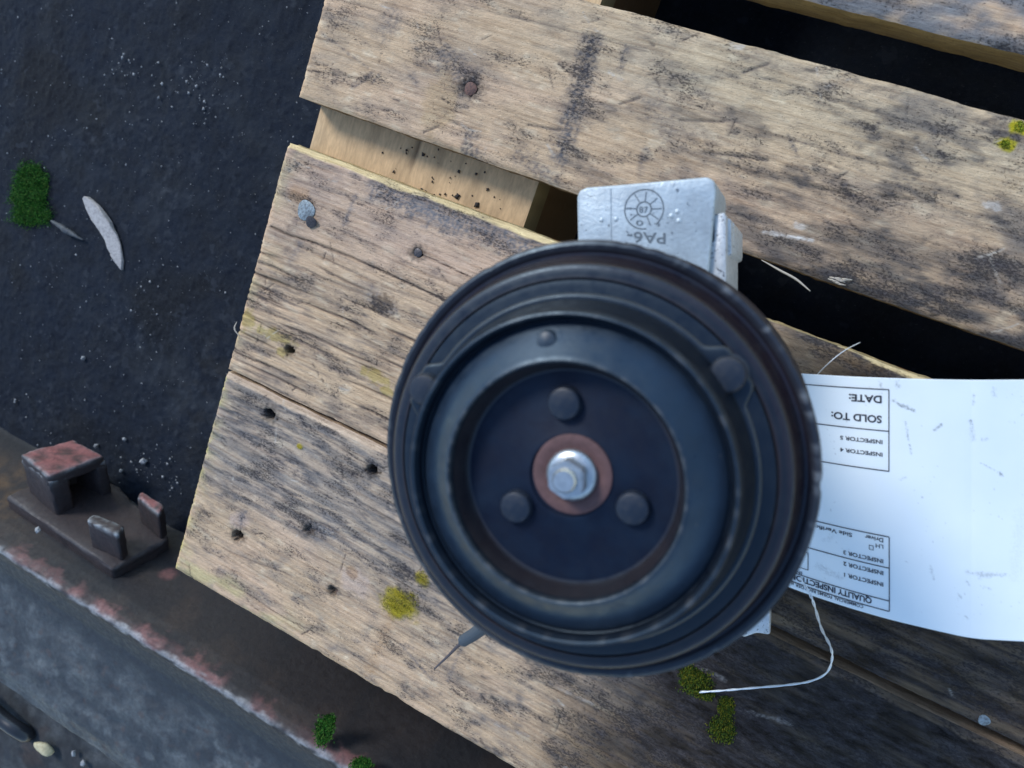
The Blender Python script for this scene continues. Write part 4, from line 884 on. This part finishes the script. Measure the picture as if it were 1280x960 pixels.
# wood chip
def chip(name, a, b, w_, h_, m, label, cat, z):
    A = at(*a, z); B = at(*b, z); d = B - A; L_ = np.linalg.norm(d); n = 24; V = []; Q = []; C_ = 10
    r_ = random.Random(5)
    prof_ = [0.22, 0.5, 0.68, 0.8, 0.95, 1.0, 1.0, 0.9, 0.72, 0.55, 0.38, 0.14]
    for k in range(n + 1):
        t = k / n; w = np.interp(t, np.linspace(0, 1, len(prof_)), prof_) * w_ / 2
        for q in range(C_):
            an = 2 * math.pi * q / C_; jj_ = 1 + r_.uniform(-.2, .2)
            V.append((t * L_, w * math.cos(an) * jj_, h_ * (0.5 + 0.5 * math.sin(an) * jj_) * (0.35 + 0.65 * w / (w_ / 2)) + 0.0004 * math.sin(t * 17)))
        if k:
            for q in range(C_): q2 = (q + 1) % C_; Q.append(((k - 1) * C_ + q, (k - 1) * C_ + q2, k * C_ + q2, k * C_ + q))
    me = np_mesh(name, V, Q, None, False); o = link(name, me, m); o.location = A; o.rotation_euler = (0, 0, math.atan2(d[1], d[0])); tag(o, label, cat); return o
cz_ = GZ + 0.006
wc = link('wood_chip', prism('wood_chip', [tuple(at(*p, cz_)[:2]) for p in ((103, 248), (107, 245), (113, 250), (121, 257), (129, 267), (136, 277), (139, 286), (143, 293), (147, 305), (149, 316), (151, 326), (150, 338), (147, 334), (143, 327), (139, 318), (134, 311), (130, 301), (124, 292), (119, 283), (114, 274), (109, 262))], GZ + 0.0015, cz_, 0.0007, 1), M_chip)
for v in wc.data.vertices:
    if v.co.z > cz_ - 0.002: v.co.z += 0.0016 * math.sin(v.co.x * 310 + v.co.y * 170) + random.uniform(-.0006, .0006)
tag(wc, 'pale grey pointed wood chip lying on the dark ground', 'wood chip')
chip('twig', (66, 276), (105, 300), 0.0055, 0.005, M_twig, 'short dark twig stub touching the lower end of the green moss', 'twig', GZ + 0.003)
# grit scattered on the ground: too small to count
def scatter_stones(name, spots, m, label, cat):
    tm = [np.array([[1, 0, 0], [-1, 0, 0], [0, 1, 0], [0, -1, 0], [0, 0, 1], [0, 0, -1.0]]), np.array([(0, 2, 4), (2, 1, 4), (1, 3, 4), (3, 0, 4), (2, 0, 5), (1, 2, 5), (3, 1, 5), (0, 3, 5)])]
    V = []; Q = []
    for (p, s_) in spots:
        b = len(V); j_ = rng.uniform(0.6, 1.25, (6, 3)); a = rng.uniform(0, 6.28); ca_, sa_ = math.cos(a), math.sin(a)
        for q in tm[0] * j_ * s_ + rng.uniform(-.25, .25, (6, 3)) * s_: V.append((p[0] + q[0] * ca_ - q[1] * sa_, p[1] + q[0] * sa_ + q[1] * ca_, p[2] + q[2] * 0.7))
        Q += [tuple(b + f) for f in tm[1]]
    o = link(name, np_mesh(name, V, Q, None, False), m); tag(o, label, cat, kind='stuff'); return o
sp_ = []
for _ in range(620):
    ux, uy = rng.uniform(-10, 400), rng.uniform(0, 590); s_ = 0.0003 + 0.0009 * rng.random() ** 5
    sp_.append((at(ux, uy, GZ + 0.0022), s_))
for cx, cy, sx_, sy_, n_, big in ((185, 575, 26, 16, 70, .0016), (235, 110, 45, 26, 60, .0014), (150, 88, 12, 14, 22, .0015), (262, 130, 10, 8, 14, .0016), (160, 420, 40, 60, 50, .0013), (215, 600, 8, 10, 16, .0014), (20, 500, 18, 8, 14, .0017), (190, 350, 25, 40, 40, .0012), (240, 85, 10, 12, 12, .0016), (60, 545, 30, 12, 14, .0012)):
    for _ in range(n_): sp_.append((at(cx + rng.normal() * sx_, cy + rng.normal() * sy_, GZ + 0.0026), 0.0003 + big * rng.random() ** 3.5))
scatter_stones('grit', sp_, M_stone, 'fine pale grit scattered over the dark ground', 'grit')
cr = []
for (ux, uy, s_) in ((529, 194, .0016), (492, 214, .0012), (571, 245, .0018), (596, 256, .0020), (540, 227, .001), (573, 214, .0012), (527, 237, .0012), (532, 240, .001), (556, 243, .001), (508, 188, .0008), (595, 217, .001), (606, 215, .0011), (610, 237, .001), (563, 222, .0008)): cr.append((at(ux, uy, -0.0215), s_))
for _ in range(40): cr.append((at(rng.uniform(470, 640), rng.uniform(180, 270), -0.0218), 0.0003 + 0.0005 * rng.random()))
scatter_stones('soil_crumbs', cr, M_soil, 'dark soil crumbs lying on the clean cross board in the gap', 'soil crumbs')
# moss cushions
def moss(label, spots, z, n, cols, size=0.0016, name='moss_patch', hgt=0.003):
    V = []; Q = []; C_ = []
    for _ in range(n):
        (ux, uy, rx, ry) = spots[rng.integers(len(spots))]; a = rng.uniform(0, 6.28); rr_ = min(1.25, math.sqrt(rng.random()) * (1 + 0.16 * rng.normal())); rag = 0.92 + 0.08 * math.sin(3 * a + ux) + 0.05 * math.sin(7 * a + uy)
        q = at(ux + rx * rr_ * rag * math.cos(a), uy + ry * rr_ * rag * math.sin(a), z); dome = hgt * max(0, 1 - rr_ ** 2) * (0.5 + 0.5 * rng.random())
        yaw = rng.uniform(0, 6.28); le = size * rng.uniform(.6, 1.4); w = le * 0.28; lean = rng.uniform(.2, 1.2)
        d = np.array([math.cos(yaw) * lean, math.sin(yaw) * lean, 1.0]); d /= np.linalg.norm(d); s_ = np.array([-math.sin(yaw), math.cos(yaw), 0]) * w
        o = np.array([q[0], q[1], z + dome - le * .3]); b = len(V); V += [o - s_, o + s_, o + d * le * .6 + s_ * .8, o + d * le, o + d * le * .6 - s_ * .8][0:3] + [o + d * le]
        Q.append((b, b + 1, b + 2, b + 3)); c_ = np.array(cols[rng.integers(len(cols))]) * rng.uniform(.7, 1.3); C_ += [c_ * .6, c_ * .6, c_, c_ * 1.1]
    for (ux, uy, rx, ry) in spots:
        b = len(V); n_r, n_a = 5, 20
        for ir in range(n_r + 1):
            for ia in range(n_a):
                a = 2 * math.pi * ia / n_a; f = ir / n_r; rag = 0.82 + 0.08 * math.sin(3 * a + ux) + 0.05 * math.sin(7 * a + uy); q = at(ux + rx * f * rag * math.cos(a), uy + ry * f * rag * math.sin(a), z)
                V.append((q[0], q[1], z - 0.0008 + hgt * 0.6 * (1 - f * f))); C_.append(np.array(cols[0]) * 0.5)
        for ir in range(n_r):
            for ia in range(n_a): Q.append((b + ir * n_a + ia, b + (ir + 1) * n_a + ia, b + (ir + 1) * n_a + (ia + 1) % n_a, b + ir * n_a + (ia + 1) % n_a))
    o = link(name, np_mesh(name, V, Q, np.array(C_), False), M_moss); tag(o, label, 'moss', 'moss patches'); return o
G1 = [(0.022, 0.11, 0.010), (0.03, 0.14, 0.012), (0.018, 0.08, 0.010), (0.07, 0.15, 0.02)]; G2 = [(0.10, 0.13, 0.01), (0.05, 0.09, 0.01), (0.16, 0.15, 0.012), (0.03, 0.06, 0.01)]; G3 = [(0.34, 0.29, 0.02), (0.42, 0.34, 0.03), (0.25, 0.22, 0.02), (0.2, 0.2, 0.03)]
moss('bright green oval moss cushion on the dark ground by the wood chip', [(38, 222, 24, 20), (36, 245, 27, 22), (38, 266, 28, 20)], GZ + 0.002, 9000, G1, 0.0013, hgt=0.0025)
moss('dark olive moss on the dark board under the tip of the tie wire', [(872, 855, 22, 18), (862, 845, 14, 14), (884, 868, 10, 7)], 0.0005, 2600, G2, 0.0012, hgt=.0012)
moss('dark olive moss clump lower on the board below the tie wire', [(903, 910, 18, 20), (908, 885, 10, 16)], 0.0005, 2200, G2, 0.0012, hgt=.0012)
moss('mustard yellow lichen cushion on the deck board left of the pulley', [(500, 755, 22, 17)], 0.0006, 1500, G3, 0.0007, 'lichen_patch', .0005)
moss('small yellow lichen tuft touching the lower left pulley rim', [(528, 722, 8, 9)], 0.0004, 300, G3, 0.0006, 'lichen_patch', .0003)
moss('green moss tuft on the crest of the steel beam', [(404, 915, 13, 20), (412, 902, 8, 10)], CZ + 0.0002, 1500, G1, 0.0016, hgt=.0015)
moss('green moss tuft on the beam crest at the bottom edge', [(452, 955, 14, 9)], CZ + 0.0002, 900, G1, 0.0016, hgt=.0015)
moss('tiny yellow green lichen spot at the right edge of the narrow board', [(1275, 158, 7, 7), (1257, 180, 6, 5)], 0.0004, 160, [(0.30, 0.32, 0.03), (0.2, 0.26, 0.02)], 0.001, 'lichen_patch', .0008)
